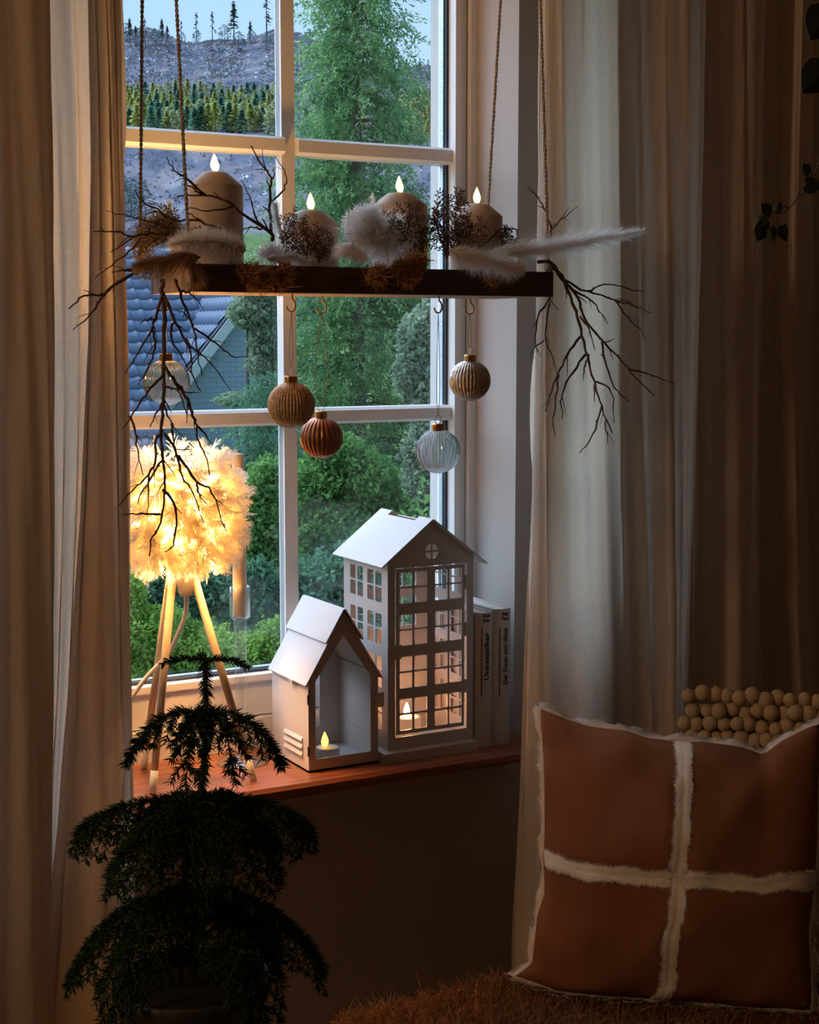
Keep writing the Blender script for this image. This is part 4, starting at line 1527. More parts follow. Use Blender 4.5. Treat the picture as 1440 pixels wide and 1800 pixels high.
plume('pampas_plume', [(432, 440), (400, 430), (350, 424), (298, 430)], 1.630, 1.3, 3600, .026, 'pampas', 'fluffy white pampas plume lying below the tallest candle', droop=.1, lead=.7, hw=.0004)
plume('tan_plume', [(352, 452), (320, 452), (280, 460), (238, 468)], 1.618, .65, 1500, .030, 'pampas2', 'silky tan grass plume draped over the left end of the tray', droop=.35, hw=.0004)
plume('tan_plume', [(300, 448), (325, 452), (342, 470), (346, 490)], 1.618, .5, 800, .022, 'pampas2', 'short tan grass plume bending down over the dark front rail', droop=.6, hw=.0004)
plume('pampas_plume', [(850, 452), (910, 440), (970, 434), (1040, 422), (1130, 406)], 1.632, .52, 3600, .040, 'pampas', 'long white pampas plume pointing out over the right curtain', droop=.03, lead=1.0)
plume('pampas_plume', [(790, 440), (830, 452), (880, 464), (918, 474)], 1.612, 1.0, 3000, .027, 'pampas', 'thick cream pampas plume lying on the front rail near the right end', droop=.12)
plume('pampas_plume', [(620, 428), (617, 438), (616, 444)], 1.605, 2.4, 2200, .022, 'pampas', 'round white pampas tuft seen end-on over the front rail', lead=.5, droop=.15, taper=False)
plume('grass_plume', [(520, 460), (500, 430), (488, 390), (484, 360)], 1.69, .35, 700, .022, 'pampas', 'thin upright grass plume between the first candle and the mullion', lead=1.0, droop=0)
plume('grass_plume', [(345, 432), (318, 410), (300, 385), (298, 355)], 1.74, .4, 500, .022, 'pampas', 'faint upright grass plume behind the left front cord', lead=1.0, droop=0)
plume('grass_plume', [(470, 455), (490, 452), (520, 452), (545, 462)], 1.632, .8, 900, .015, 'pampas', 'small bluish-white grass tuft below the short candle', droop=.2)
plume('grass_plume', [(655, 420), (657, 380), (655, 340)], 1.735, .5, 500, .010, 'gyps', 'slim white flower spike against the window behind the white flowers', lead=.6, droop=0)


def curls(name, blobs, y, n_, L, mt, label, cat, width=.0007, curl=1.8):
    R_, D_ = [], []
    for px, py, rx, ry in blobs:
        c = P(px, py, y=y)
        s = ((c - _C) @ _fw) / F
        k = int(n_ * rx * ry / sum(b_[2] * b_[3] for b_ in blobs))
        v = RNG.normal(size=(k, 3))
        v /= np.linalg.norm(v, axis=1, keepdims=True)
        v *= RNG.random((k, 1)) ** .4
        R_.append(c + v * np.array([rx * s, min(rx, ry) * s * .55, ry * s]))
        D_.append(v * .35 + RNG.normal(size=(k, 3)))
    R_, D_ = np.concatenate(R_), np.concatenate(D_)
    t = thing(name, (R_[:, 0].mean(), R_[:, 1].mean(), R_[:, 2].min()), label, cat, 'dried flowers on the tray')
    hairs('florets', R_, D_, L * RNG.uniform(.6, 1.3, len(R_)), width, M[mt], t, 0, curl=curl, seg=4)
    c0 = R_.mean(0)
    mb = MB()
    for k in range(0, len(R_), max(1, len(R_) // 26)):
        mb.tube([c0 + np.array([0, 0, -.012]), (c0 + R_[k]) / 2, R_[k]], [.0007, .0005, .0003], 4)
    mb.build('stalks', M['twig'], t, kind='stuff')
    return t


curls('white_statice', [(640, 400, 46, 36), (690, 415, 52, 38), (662, 425, 50, 34), (650, 378, 26, 20)], 1.648, 6500, .0052, 'gyps', 'cloud of bleached white dried flowers between the second and third candles', 'dried flower')
curls('brown_moss', [(440, 478, 24, 16), (462, 490, 28, 18), (450, 500, 20, 10)], 1.622, 2200, .005, 'moss', 'curly rust-brown moss clump hanging over the rail left of the mullion', 'moss')
curls('brown_moss', [(501, 480, 10, 18), (499, 495, 9, 14)], 1.622, 1000, .005, 'moss', 'narrow curly moss strand hanging over the rail at the mullion', 'moss')
curls('brown_moss', [(665, 482, 16, 14), (660, 490, 20, 8)], 1.622, 1000, .005, 'moss', 'small curly moss clump below the white dried flowers', 'moss')
curls('brown_moss', [(708, 475, 26, 18), (718, 490, 20, 14), (735, 460, 18, 14)], 1.622, 2200, .005, 'moss', 'large curly rust-brown moss clump below the third candle', 'moss')
curls('brown_moss', [(858, 490, 9, 13)], 1.624, 260, .006, 'moss', 'tiny moss strand on the rail below the cream plume', 'moss')
curls('dried_hops', [(260, 410, 26, 26), (285, 395, 30, 24), (252, 435, 22, 30), (300, 410, 30, 22)], 1.715, 1500, .011, 'hops', 'golden dry hop-like bunch at the left rear cord', 'dried flower', .0006, .8)
curls('white_statice', [(480, 445, 26, 14), (515, 450, 20, 12)], 1.66, 900, .008, 'gyps', 'low bluish-white dried flowers left of the short candle', 'dried flower')


def sprig(name, px, py, h, lean, y, label, seed, spread=1.0):
    """dried cypress spray: a stem with scale-like little side shoots."""
    g = random.Random(seed)
    b0 = P(px, py, y=y)
    s = ((b0 - _C) @ _fw) / F
    t = thing(name, b0, label, 'sprig', 'dried cypress sprigs on the tray')
    V, Q = [], []
    st = MB()
    def shoot(p, d_, L, lev):
        n_ = max(3, int(L / .004))
        pts = [p + d_ * L * k / n_ + np.array([0, 0, L * .08 * math.sin(k / n_ * 3)]) for k in range(n_ + 1)]
        st.tube(pts, [.0008 * (1 - .6 * k / n_) / (1 + lev * .4) for k in range(n_ + 1)], 4)
        for k in range(1, n_ + 1):
            for sg in (-1, 1):
                w = np.array([d_[2], 0, -d_[0]]) * sg
                dd = d_ * .75 + w * .7 + np.array([0, g.gauss(0, .5), 0])
                dd /= np.linalg.norm(dd)
                if lev < 2 and L > .02 and k < n_ * .9:
                    if (k + (sg > 0)) % (2 if lev == 0 else 3) == 0:
                        shoot(pts[k], dd, L * g.uniform(.34, .52) * (1 - .45 * k / n_), lev + 1)
                        continue
                # scale leaf
                o = len(V)
                sd_ = np.cross(dd, (0, 1.0, 0)) * .0011
                V.extend([pts[k], pts[k] + dd * .0026 + sd_, pts[k] + dd * .0055, pts[k] + dd * .0026 - sd_])
                Q.append((o, o + 1, o + 2, o + 3))
    for q in range(3):
        a = lean + (q - 1) * .45 * spread
        d_ = np.array([math.sin(a), g.gauss(0, .15), math.cos(a)])
        d_ /= np.linalg.norm(d_)
        shoot(b0, d_, h * s * (1 - .25 * abs(q - 1)), 0)
    st.build('stem', M['twig'], t, kind='stuff')
    npmesh('scale_leaves', V, Q, M['cypress'], t, kind='stuff')
    return t


sprig('cypress_sprig', 540, 458, 84, -.35, 1.640, 'dark brown cypress spray in front of the short candle', 41, 1.3)
sprig('cypress_sprig', 560, 462, 62, .25, 1.645, 'smaller cypress spray leaning right over the short candle', 42)
sprig('cypress_sprig', 705, 432, 74, .05, 1.640, 'brown cypress spray in front of the third candle', 43, .8)
sprig('cypress_sprig', 785, 455, 108, .08, 1.640, 'largest dark cypress spray between the two right candles', 44, 1.3)
sprig('cypress_sprig', 812, 446, 70, .7, 1.640, 'cypress spray leaning over the rightmost candle', 45)
sprig('cypress_sprig', 300, 432, 66, -.05, 1.71, 'small cypress spray behind the left front cord', 46, .8)
sprig('cypress_sprig', 880, 440, 45, .6, 1.66, 'little cypress spray right of the last candle', 47)
sprig('cypress_sprig', 745, 445, 60, -.6, 1.650, 'thin cypress spray leaning toward the white dried flowers', 48)

# ------------------------------------------------------------------ feather lamp
LC_ = np.array([.727, 1.948, 1.219])
lamp = thing('feather_lamp', (LC_[0], LC_[1], SILL_Z), 'glowing feather-shade tripod lamp with pale wooden legs on the sill', 'lamp')
M['leg'] = pbr('pale_painted_leg', (0.62, 0.50, 0.34), 0.55, var=0.06, scale=30)
ltop = np.array([LC_[0] - .004, LC_[1], 1.150])
for fx, fy in ((.698, 2.036), (.811, 1.906), (.668, 1.915)):
    foot = np.array([fx, fy, SILL_Z])
    u = (foot - ltop) / np.linalg.norm(foot - ltop)
    hp = ltop + np.array([u[0], u[1], 0]) * .045
    lg = MB().tube([hp, foot + (hp - foot) * .5, foot + (hp - foot) * .10], [.0058, .0056, .0050], 14).build('leg', M['leg'], lamp, smooth=True)
    MB().tube([foot + (hp - foot) * .10, foot + (hp - foot) * .03, foot + np.array([0, 0, .0005])], [.0054, .0052, .0044], 14).build('foot_cap', M['plasticw'], lg, smooth=True)
MB().lathe([(.016, -.012), (.026, -.008), (.026, .006), (.012, .012)], ltop, 24).build('leg_hub', M['leg'], lamp, smooth=True)
MB().lathe([(.008, -.050), (.0095, -.046), (.0125, -.030), (.0125, -.006)], ltop + np.array([.008, -.004, 0]), 20).build('socket', M['plasticw'], lamp, smooth=True)
cab = [ltop + np.array([.008, -.004, -.048]), P(327, 1075, y=1.955), P(315, 1110, y=1.962), P(295, 1150, y=1.975), P(258, 1190, y=1.99), P(232, 1225, y=2.00), P(205, 1262, y=2.01), P(180, 1310, y=2.015), P(150, 1352, y=2.01)]
cab[-1][2] = SILL_Z + .0035
MB().tube(spline(cab, 6), .0032, 8).build('cable', M['plasticw'], lamp, smooth=True)


def shade_r(z):
    """radius of the drum-like shade core at height z from its centre."""
    k = max(-1, min(1, z / .068))
    return .066 * (1 - .74 * abs(k) ** 3.0) ** .55 * (1 - .04 * k)


prof = [(max(.004, shade_r(z)), z) for z in np.linspace(-.0655, .0655, 22)][1:-1]
core = MB()
nn_ = 40
V, Q = [], []
for r, z in prof:
    for k in range(nn_):
        w = 2 * math.pi * k / nn_
        V.append((LC_[0] + r * math.cos(w), LC_[1] + r * math.sin(w), LC_[2] + z))
for i in range(len(prof) - 1):
    for k in range(nn_):
        Q.append((i * nn_ + k, i * nn_ + (k + 1) % nn_, (i + 1) * nn_ + (k + 1) % nn_, (i + 1) * nn_ + k))
sh = core.add(V, Q).build('shade', M['shade'], lamp, smooth=True)
for dx, dy, dz in ((-.022, -.020, .006), (.022, -.018, .000), (-.002, .024, .012)):
    c = LC_ + np.array([dx, dy, dz])
    MB().lathe([(.001, -.016), (.010, -.013), (.0155, -.005), (.0155, .005), (.010, .013), (.001, .016)], c, 16).build('bulb', M['bulb'], lamp, smooth=True)

# feathers: a curved quill with barbs on both sides
def feathers(n_):
    V, Q = [], []
    g = np.random.default_rng(77)
    for i in range(n_):
        s = (i + g.random()) / n_
        z = .064 * (1 - 2 * s)
        w = i * 2.39996 + g.normal() * .25
        r = shade_r(z)
        rad = np.array([math.cos(w), math.sin(w), 0])
        nz = z / .068
        nrm = rad * (1 - .55 * abs(nz) ** 2) + np.array([0, 0, nz * .9])
        nrm /= np.linalg.norm(nrm)
        tw = np.array([-math.sin(w), math.cos(w), 0])
        d_ = nrm * .75 + tw * g.normal() * .55 + np.array([0, 0, g.normal() * .3 - .35])
        d_ /= np.linalg.norm(d_)
        root = LC_ + rad * (r - .002) + np.array([0, 0, z])
        L = g.uniform(.022, .041)
        side = np.cross(d_, nrm + g.normal(size=3) * .3)
        side /= np.linalg.norm(side) + 1e-9
        bend = np.cross(side, d_)
        cv = g.uniform(.15, .5) * (1 if g.random() < .8 else -1)
        nb = 11
        qs = [root + d_ * L * t - bend * L * cv * t * t for t in np.linspace(0, 1, nb + 1)]
        for k in range(1, nb + 1):
            t = k / nb
            bl = L * .30 * math.sin(math.pi * (.16 + .8 * t)) ** .8 * g.uniform(.8, 1.25)
            tg = qs[k] - qs[k - 1]
            tg /= np.linalg.norm(tg)
            for sg in (-1, 1):
                dd = tg * .8 + side * sg * .75 - bend * .15 + g.normal(size=3) * .12
                tip = qs[k] + dd * bl
                o = len(V)
                V.extend([qs[k - 1], qs[k], tip + tg * .0006, tip - tg * .0003])
                Q.append((o, o + 1, o + 2, o + 3))
    npmesh('feathers', V, Q, M['feather'], lamp, kind='stuff')


feathers(1450)

# ------------------------------------------------------------------ taper candle in a tall glass holder
HB = np.array([.832, 1.992, SILL_Z])
hz = lambda py: P(421, py, y=HB[1])[2]
xo = P(421, 1000, y=HB[1])[0]
hold = thing('candle_holder', HB, 'clear glass candle holder with tall hollow stem and wide round foot', 'candle holder')
MB().lathe([(.033, 0), (.036, .001), (.036, .003), (.030, .0055), (.014, .008), (.0095, .014)], (xo, HB[1], SILL_Z), 40).build('foot', M['glass'], hold, smooth=True)
zc0, zc1 = hz(1087), hz(1031)
MB().lathe([(.0095, .014), (.0088, .03), (.0088, zc0 - SILL_Z - .006), (.0098, zc0 - SILL_Z)], (xo, HB[1], SILL_Z), 28).build('stem', M['glass'], hold, smooth=True)
gl = MB()
rc = .0148
ring = [(.004, 0), (rc - .002, .0005), (rc, .003), (rc, zc1 - zc0), (rc - .0012, zc1 - zc0 + .0006), (rc - .0018, zc1 - zc0), (rc - .0018, .0035), (.0, .003)]
gl.lathe(ring, (xo, HB[1], zc0), 32).build('cup', M['glass'], hold, smooth=True)
tp = thing('taper_candle', (xo, HB[1], zc0 + .0035), 'tall ivory taper candle standing in the glass holder', 'candle')
ht = hz(797) - zc0 - .0035
MB().lathe([(.0100, 0), (.0104, .002), (.0085, ht - .004), (.0078, ht - .001), (.004, ht), (0, ht)], (xo, HB[1], zc0 + .0035), 24).build('body', M['ivory'], tp, smooth=True)
MB().tube([(xo, HB[1], zc0 + ht), (xo + .0005, HB[1], zc0 + ht + .007), (xo + .002, HB[1], zc0 + ht + .012)], .0006, 5).build('wick', M['rope'], tp)

# ------------------------------------------------------------------ small house lantern
def house_front(x0, x1, zb, ze, xp, zp):
    return [(x0, zb), (x1, zb), (x1, ze), (xp, zp), (x0, ze)]


sx0, sx1, sy0, sy1 = .893, 1.003, 1.902, 2.026
sze, szp = .972, 1.062
sxp = (sx0 + sx1) / 2
sh_ = thing('house_lantern', (sxp, (sy0 + sy1) / 2, SILL_Z), 'small white metal house lantern with open glazed front and tealight', 'lantern', 'house lanterns on the sill')
fx = lambda y0: (lambda u, v, w: (u, y0 + w, v))
plate('floor_plate', [(sx0, sy0), (sx1, sy0), (sx1, sy1), (sx0, sy1)], [], lambda u, v, w: (u, v, SILL_Z + w), .003, M['white'], sh_)
dr = plate('front_frame', house_front(sx0, sx1, SILL_Z, sze, sxp, szp), [[(sx0 + .011, SILL_Z + .018), (sx1 - .012, SILL_Z + .018), (sx1 - .012, sze - .002), (sxp, szp - .030), (sx0 + .011, sze - .002)]], fx(sy0), .003, M['white'], sh_)
plate('front_pane', [(sx0 + .011, SILL_Z + .018), (sx1 - .012, SILL_Z + .018), (sx1 - .012, sze - .002), (sxp, szp - .030), (sx0 + .011, sze - .002)], [], fx(sy0 + .001), .001, M['pane'], sh_)
plate('back_wall', house_front(sx0, sx1, SILL_Z, sze, sxp, szp), [rounded(sx0 + .014, sx1 - .034, SILL_Z + .030, sze + .012, .006, 4)], fx(sy1 - .002), .002, M['white'], sh_)
for x, s in ((sx0, 1), (sx1, -1)):
    wl_ = plate('side_wall', [(sy0 + .003, SILL_Z), (sy1 - .002, SILL_Z), (sy1 - .002, sze), (sy0 + .003, sze)], [], lambda u, v, w, x=x, s=s: (x + w * s, u, v), .002, M['white'], sh_)
    for k in range(3):
        zl = SILL_Z + .020 + k * .0105
        for xs, q in ((x, -s),):
            MB().hexa([(xs, sy0 + .018, zl), (xs + q * .0035, sy0 + .018, zl + .001), (xs + q * .0035, sy1 - .045, zl + .001), (xs, sy1 - .045, zl),
                       (xs, sy0 + .018, zl + .006), (xs + q * .0005, sy0 + .018, zl + .006), (xs + q * .0005, sy1 - .045, zl + .006), (xs, sy1 - .045, zl + .006)]).build('louvre', M['white'], sh_)
        MB().box(x + s * .002, x + s * .0035, sy0 + .018, sy1 - .045, zl, zl + .0045).build('louvre', M['white'], sh_)


def roof_panel(xe, ze, xr, zr, y0, y1, th, name, parent, mat, notch=None):
    """sloping sheet between eave (xe, ze) and ridge (xr, zr); notch cuts (y0, y1, depth) out of the ridge edge."""
    n_ = np.array([-(zr - ze), 0, xr - xe]) / math.hypot(zr - ze, xr - xe)
    if n_[2] < 0:
        n_ = -n_
    ol = [(0, y0), (1, y0), (1, y1), (0, y1)]
    if notch:
        ol = [(0, y0), (1, y0), (1, notch[0]), (1 - notch[2], notch[0]), (1 - notch[2], notch[1]), (1, notch[1]), (1, y1), (0, y1)]
    return plate(name, ol, [], lambda u, v, w: (xe + (xr - xe) * u + n_[0] * w, v, ze + (zr - ze) * u + n_[2] * w), th, mat, parent)


for s in (-1, 1):
    hw_ = (sx1 - sx0) / 2
    k = (szp - sze) / hw_
    xe, ze_ = sxp + s * (hw_ + .004), sze - .004 * k
    rp_ = roof_panel(xe, ze_, sxp, szp, sy0 - .003, sy1 + .002, .0018, 'roof_panel', sh_, M['white'])
    # rolled lip along the eave with a little catch
    MB().tube([(xe, sy0 - .003, ze_ + .001), (xe, sy1 + .002, ze_ + .001)], .0016, 8).build('eave_lip', M['white'], rp_)
    if s < 0:
        MB().box(xe - .002, xe + .001, sy0 + .040, sy0 + .052, ze_ - .004, ze_ + .001).build('catch', M['white'], rp_)
    xc, zc = sxp + s * hw_ * .46, szp - hw_ * .46 * k
    roof_panel(xc + s * .003, zc + .003, sxp, szp + .0075, sy0 - .005, sy1 + .006, .0018, 'ridge_cap', sh_, M['white'])
MB().box(sx1 - .004, sx1 + .008, sy0 - .003, sy0 + .001, SILL_Z + .082, SILL_Z + .103).build('clasp', M['white'], sh_)
for zz in (SILL_Z + .024, SILL_Z + .098):
    MB().tube([(sx0 - .0005, sy0 - .0008, zz), (sx0 - .0005, sy0 - .0008, zz + .014)], .0016, 8).build('hinge', M['gasket'], sh_)

tl = thing('tealight', (P(576, 1318, y=1.94)[0], 1.94, SILL_Z + .003), 'white LED tealight with yellow flame inside the small house lantern', 'tealight', 'LED tealights')
tcn = ORG[tl]
MB().lathe([(.0165, 0), (.0175, .001), (.0175, .018), (.016, .0195), (.013, .0188), (.004, .0195), (0, .0195)], tcn, 32).build('body', M['plasticw'], tl, smooth=True)
flame(tcn + np.array([-.004, 0, .0205]), .022, -.05, 'led_flame', tl, 'flame_dim')

# ------------------------------------------------------------------ tall house lantern
bx0, bx1, by0, by1 = 1.0205, 1.1635, 1.905, 2.043
bzb, bze, bzp = .855, 1.131, 1.186
bxp = (bx0 + bx1) / 2
bh = thing('house_lantern', (bxp, (by0 + by1) / 2, SILL_Z), 'tall white metal townhouse lantern with four storeys of cut-out windows', 'lantern', 'house lanterns on the sill')
MB().box(bx0 - .0135, bx1 - .0005, by0 - .016, by1 + .006, SILL_Z, bzb).build('base', M['white'], bh)
zrow = [(P(715, 860 + b_ / 2.769, y=by0)[2], P(715, 860 + a / 2.769, y=by0)[2]) for a, b_ in ((405, 475), (482, 555), (610, 680), (687, 760), (815, 885), (893, 968), (1020, 1088), (1098, 1172))]
xcol = [(P(440 + a / 2.769, 1100, y=by0)[0], P(440 + b_ / 2.769, 1100, y=by0)[0]) for a, b_ in ((728, 790), (800, 862), (900, 962), (970, 1030))]
dx0, dx1, dz0, dz1 = xcol[0][0] - .006, xcol[3][1] + .0045, zrow[-1][0] - .0055, zrow[0][1] + .0055
circ = []
cc = (P(759, 969, y=by0)[0], P(759, 969, y=by0)[2])
R_ = .0112
for a in (0, 90, 180, 270):
    q = [(.0012, .0012)] + [(R_ * math.cos(math.radians(w)), R_ * math.sin(math.radians(w))) for w in np.linspace(7, 83, 8)]
    ca, sa = math.cos(math.radians(a)), math.sin(math.radians(a))
    circ.append([(cc[0] + u * ca - v * sa, cc[1] + u * sa + v * ca) for u, v in q])
plate('front_wall', house_front(bx0, bx1, bzb, bze, bxp, bzp), [[(dx0 - .0018, dz0 - .004), (dx1 + .0042, dz0 - .004), (dx1 + .0042, dz1 + .0015), (dx0 - .0018, dz1 + .0015)]] + circ, fx(by0), .0022, M['white'], bh)
plate('door', [(dx0, dz0), (dx1, dz0), (dx1, dz1), (dx0, dz1)], [rounded(a, b_, c, e, .0022) for a, b_ in xcol for c, e in zrow], fx(by0 + .0002), .002, M['white'], bh)
for zz in (dz0 + .050, dz0 + .135, dz0 + .205):
    MB().tube([(dx1 + .002, by0 + .0005, zz), (dx1 + .002, by0 + .0005, zz + .020)], .0018, 8).build('door_hinge', M['white'], bh)
zcl = P(690, 1148, y=by0)[2]
MB().box(bx0 - .0015, dx0 + .008, by0 - .0025, by0 - .0003, zcl - .010, zcl + .011).build('clasp', M['white'], bh)
dep = by1 - by0
ycol = [(by0 + dep * a, by0 + dep * b_) for a, b_ in ((.135, .274), (.317, .457), (.56, .687), (.73, .857))]
for x, s in ((bx0, 1), (bx1, -1)):
    plate('side_wall', [(by0 + .0022, bzb), (by1, bzb), (by1, bze), (by0 + .0022, bze)], [rounded(a, b_, c, e, .002) for a, b_ in ycol for c, e in zrow], lambda u, v, w, x=x, s=s: (x + w * s, u, v), .0016, M['white'], bh)
plate('back_wall', house_front(bx0, bx1, bzb, bze, bxp, bzp), [rounded(a, b_, c, e, .002) for a, b_ in xcol for c, e in zrow[:4]], fx(by1), .0016, M['white'], bh)
for s in (-1, 1):
    hw_ = (bx1 - bx0) / 2
    k = (bzp - bze) / hw_
    xe, ze_ = bxp + s * (hw_ + (.012 if s < 0 else .020)), bze - (.012 if s < 0 else .020) * k + .001
    roof_panel(xe, ze_, bxp, bzp + .001, by0 - .006, by1 + .015, .0016, 'roof_panel', bh, M['white'], (by0 + .034, by1 - .020, .085))
tl2 = thing('led_candle', (P(716, 1260, y=1.955)[0], 1.955, bzb), 'lit LED candle behind the lowest windows of the tall house lantern', 'candle', 'LED tealights')
tcn = ORG[tl2]
fz = P(713, 1258, y=1.955)[2]
hh = fz - bzb
MB().lathe([(.020, 0), (.0205, .001), (.0205, hh - .003), (.018, hh - .001), (.006, hh), (0, hh)], tcn, 32).build('body', M['ivory'], tl2, smooth=True)
flame(tcn + np.array([-.001, 0, hh + .001]), .019, .02, 'led_flame', tl2, 'flame_lit')

# ------------------------------------------------------------------ books
def text_mesh(body, size):
    cu = bpy.data.curves.new('t', 'FONT')
    cu.body, cu.size, cu.align_x, cu.align_y = body, size, 'CENTER', 'CENTER'
    cu.extrude, cu.offset = .00008, size * .028
    cu.resolution_u = 2
    ob = bpy.data.objects.new('t', cu)
    COL.objects.link(ob)
    dg = bpy.context.evaluated_depsgraph_get()
    me = bpy.data.meshes.new_from_object(ob.evaluated_get(dg))
    bpy.data.objects.remove(ob)
    bpy.data.curves.remove(cu)
    return me


def put_text(body, size, c, vert, parent, name, sx=1.0):
    me = text_mesh(body, size)
    for v in me.vertices:
        x, y, z = v.co
        x *= sx
        if vert:
            w = (c[0] - y, c[1] - z, c[2] + x)
        else:
            w = (c[0] + x, c[1] - z, c[2] + y)
        v.co = Vector(np.array(w) - ORG[parent])
    me.materials.clear()
    return link(me, name, M['ink'], parent, ORG[parent])


ky = 1.899
for x0, x1, title, au, hB, lab, cxt in ((1.1665, 1.1955, 'Unbezahlbar', 'Daniel\nKress', .203, 'cream hardback with a short black spine title, next to the tall lantern', 1.1835),
                                      (1.1965, 1.2275, 'Der Traum vom Glück', 'Betty\nThorn', .206, 'cream hardback with the longer black spine title, nearest the curtain', 1.2165)):
    t = thing('book', ((x0 + x1) / 2, ky + .07, SILL_Z), lab, 'book', 'books on the sill')
    dB = .138
    V, ns = [], 7
    sp_ = MB()
    # rounded spine
    for z in (SILL_Z, SILL_Z + hB):
        for k in range(ns):
            u = k / (ns - 1)
            V.append((x0 + (x1 - x0) * u, ky + .0045 * (2 * u - 1) ** 2, z))
        for k in range(ns):
            u = 1 - k / (ns - 1)
            V.append((x0 + (x1 - x0) * u, ky + .0022 + .0045 * (2 * u - 1) ** 2, z))
    m = 2 * ns
    sp_.add(V, [(i, (i + 1) % m, m + (i + 1) % m, m + i) for i in range(m)] + [tuple(range(m - 1, -1, -1)), tuple(range(m, 2 * m))])
    sp_.build('spine', M['book'], t, smooth=False)
    MB().box(x0, x0 + .0022, ky + .0068, ky + dB, SILL_Z, SILL_Z + hB).build('cover_board', M['book'], t)
    MB().box(x1 - .0022, x1, ky + .0068, ky + dB, SILL_Z, SILL_Z + hB).build('cover_board', M['book'], t)
    MB().box(x0 + .0022, x1 - .0022, ky + .0068, ky + dB - .004, SILL_Z + .003, SILL_Z + hB - .003).build('page_block', M['paper'], t)
    L_ = .072 if len(title) < 12 else .086
    sz = .0105 if len(title) < 12 else .0100
    me_w = text_mesh(title, sz)
    wv = max(v.co.x for v in me_w.vertices) - min(v.co.x for v in me_w.vertices)
    zc = P(866 if x0 < 1.19 else 894, 1153, y=ky)[2]
    put_text(title, sz, (cxt, ky - .0004, zc), True, t, 'spine_title', L_ / wv)
    put_text(au, .0072, (cxt - .001, ky - .0004, P(870, 1085, y=ky)[2]), False, t, 'spine_author', .72)
    lx = x0 + .0085 if x0 < 1.19 else x0 + .0100
    uu = (lx - x0) / (x1 - x0)
    yl_ = ky + .0045 * (2 * uu - 1) ** 2
    MB().box(lx - .0007, lx + .0007, yl_ - .0006, yl_ + .002, zc - .060, zc + .045).build('spine_line', M['groove'], t)

# ------------------------------------------------------------------ Norfolk pine in the foreground
PD = 1.45
pt = P(360, 1153, d=PD)
pb = P(338, 1715, d=PD)
pine = thing('norfolk_pine', (pb[0], pb[1], pb[2] - .13), 'dark potted Norfolk pine with drooping tiered branches in front of the sill', 'potted plant')
stem_pts = [pt, P(361, 1200, d=PD), P(362, 1300, d=PD), P(352, 1400, d=PD), P(345, 1500, d=PD), P(343, 1600, d=PD), P(340, 1720, d=PD)]
sp_ = spline(stem_pts, 8)
MB().tube(sp_, [.0016 + .0028 * k / len(sp_) for k in range(len(sp_))], 8).build('stem', M['pine_bark'], pine, smooth=True)
sp2 = spline([P(338, 1390, d=PD + .012), P(330, 1480, d=PD + .014), P(322, 1570, d=PD + .012), P(316, 1640, d=PD + .008), P(318, 1725, d=PD)], 6)
MB().tube(sp2, .0028, 8).build('stem', M['pine_bark'], pine, smooth=True)


def needles_on(path, L, dens, V, Q, g, up=.35):
    """needles all round a shoot, swept forward."""
    A = np.array(path)
    seg = np.linalg.norm(A[1:] - A[:-1], axis=1)
    tot = seg.sum()
    n_ = int(tot * dens)
    if n_ < 1:
        return
    cs = np.concatenate([[0], np.cumsum(seg)])
    s = g.random(n_) * tot
    i = np.clip(np.searchsorted(cs, s) - 1, 0, len(seg) - 1)
    f_ = ((s - cs[i]) / (seg[i] + 1e-9)).reshape(-1, 1)
    p = A[i] * (1 - f_) + A[i + 1] * f_
    t = (A[i + 1] - A[i]) / (seg[i].reshape(-1, 1) + 1e-9)
    r = g.normal(size=(n_, 3))
    r -= t * (r * t).sum(1, keepdims=True)
    r /= np.linalg.norm(r, axis=1, keepdims=True) + 1e-9
    d_ = t * .62 + r * .85 + np.array([0, 0, up * .4])
    d_ /= np.linalg.norm(d_, axis=1, keepdims=True)
    ln = (L * g.uniform(.75, 1.15, n_)).reshape(-1, 1)
    sd = np.cross(d_, g.normal(size=(n_, 3)))
    sd /= np.linalg.norm(sd, axis=1, keepdims=True) + 1e-9
    w = .00055
    mid = p + d_ * ln * .55 + t * ln * .02
    tip = p + d_ * ln + t * ln * .16
    o = sum(len(v) for v in V)
    arr = np.stack([p - sd * w, p + sd * w, mid + sd * w, mid - sd * w, mid - sd * w, mid + sd * w, tip + sd * w * .15, tip - sd * w * .15], 1).reshape(-1, 3)
    V.append(arr)
    Q.append(o + np.arange(n_ * 8).reshape(-1, 4))


gp = np.random.default_rng(5)


def pine_branch(base, az, L, rise, droop, lat, latL, nlen, dens, step=1):
    u = np.array([math.cos(az), math.sin(az), 0])
    s = np.linspace(0, 1, 14)
    path = [base + u * L * (k - .12 * k ** 3) + np.array([0, 0, rise * k - droop * k ** 2.3]) for k in s]
    V, Q = [], []
    needles_on(path, nlen, dens * 1.25, V, Q, gp)
    mb = MB().tube(path, [.0016 * (1 - .7 * k) for k in s], 5)
    if lat:
        side = np.array([-u[1], u[0], 0])
        for k in range(2, 13, step):
            q = k / 13
            for sg in (-1, 1):
                ll = latL * math.sin(math.pi * (.18 + .72 * q)) * gp.uniform(.8, 1.15)
                p0 = path[k]
                d0 = side * sg * .75 + u * .35
                lp = [p0 + d0 * ll * t - np.array([0, 0, 1.0]) * ll * (.15 * t + .75 * t * t) for t in np.linspace(0, 1, 6)]
                mb.tube(lp, [.0008, .0007, .0006, .0005, .0004, .0003], 3, cap=False)
                needles_on(lp, nlen * .9, dens, V, Q, gp)
    br = mb.build('branch', M['pine_bark'], pine)
    npmesh('needles', np.concatenate(V), np.concatenate(Q), M['needle'], br, kind='stuff')


cam_az = math.atan2(-_rt[1], -_rt[0])          # toward picture-left


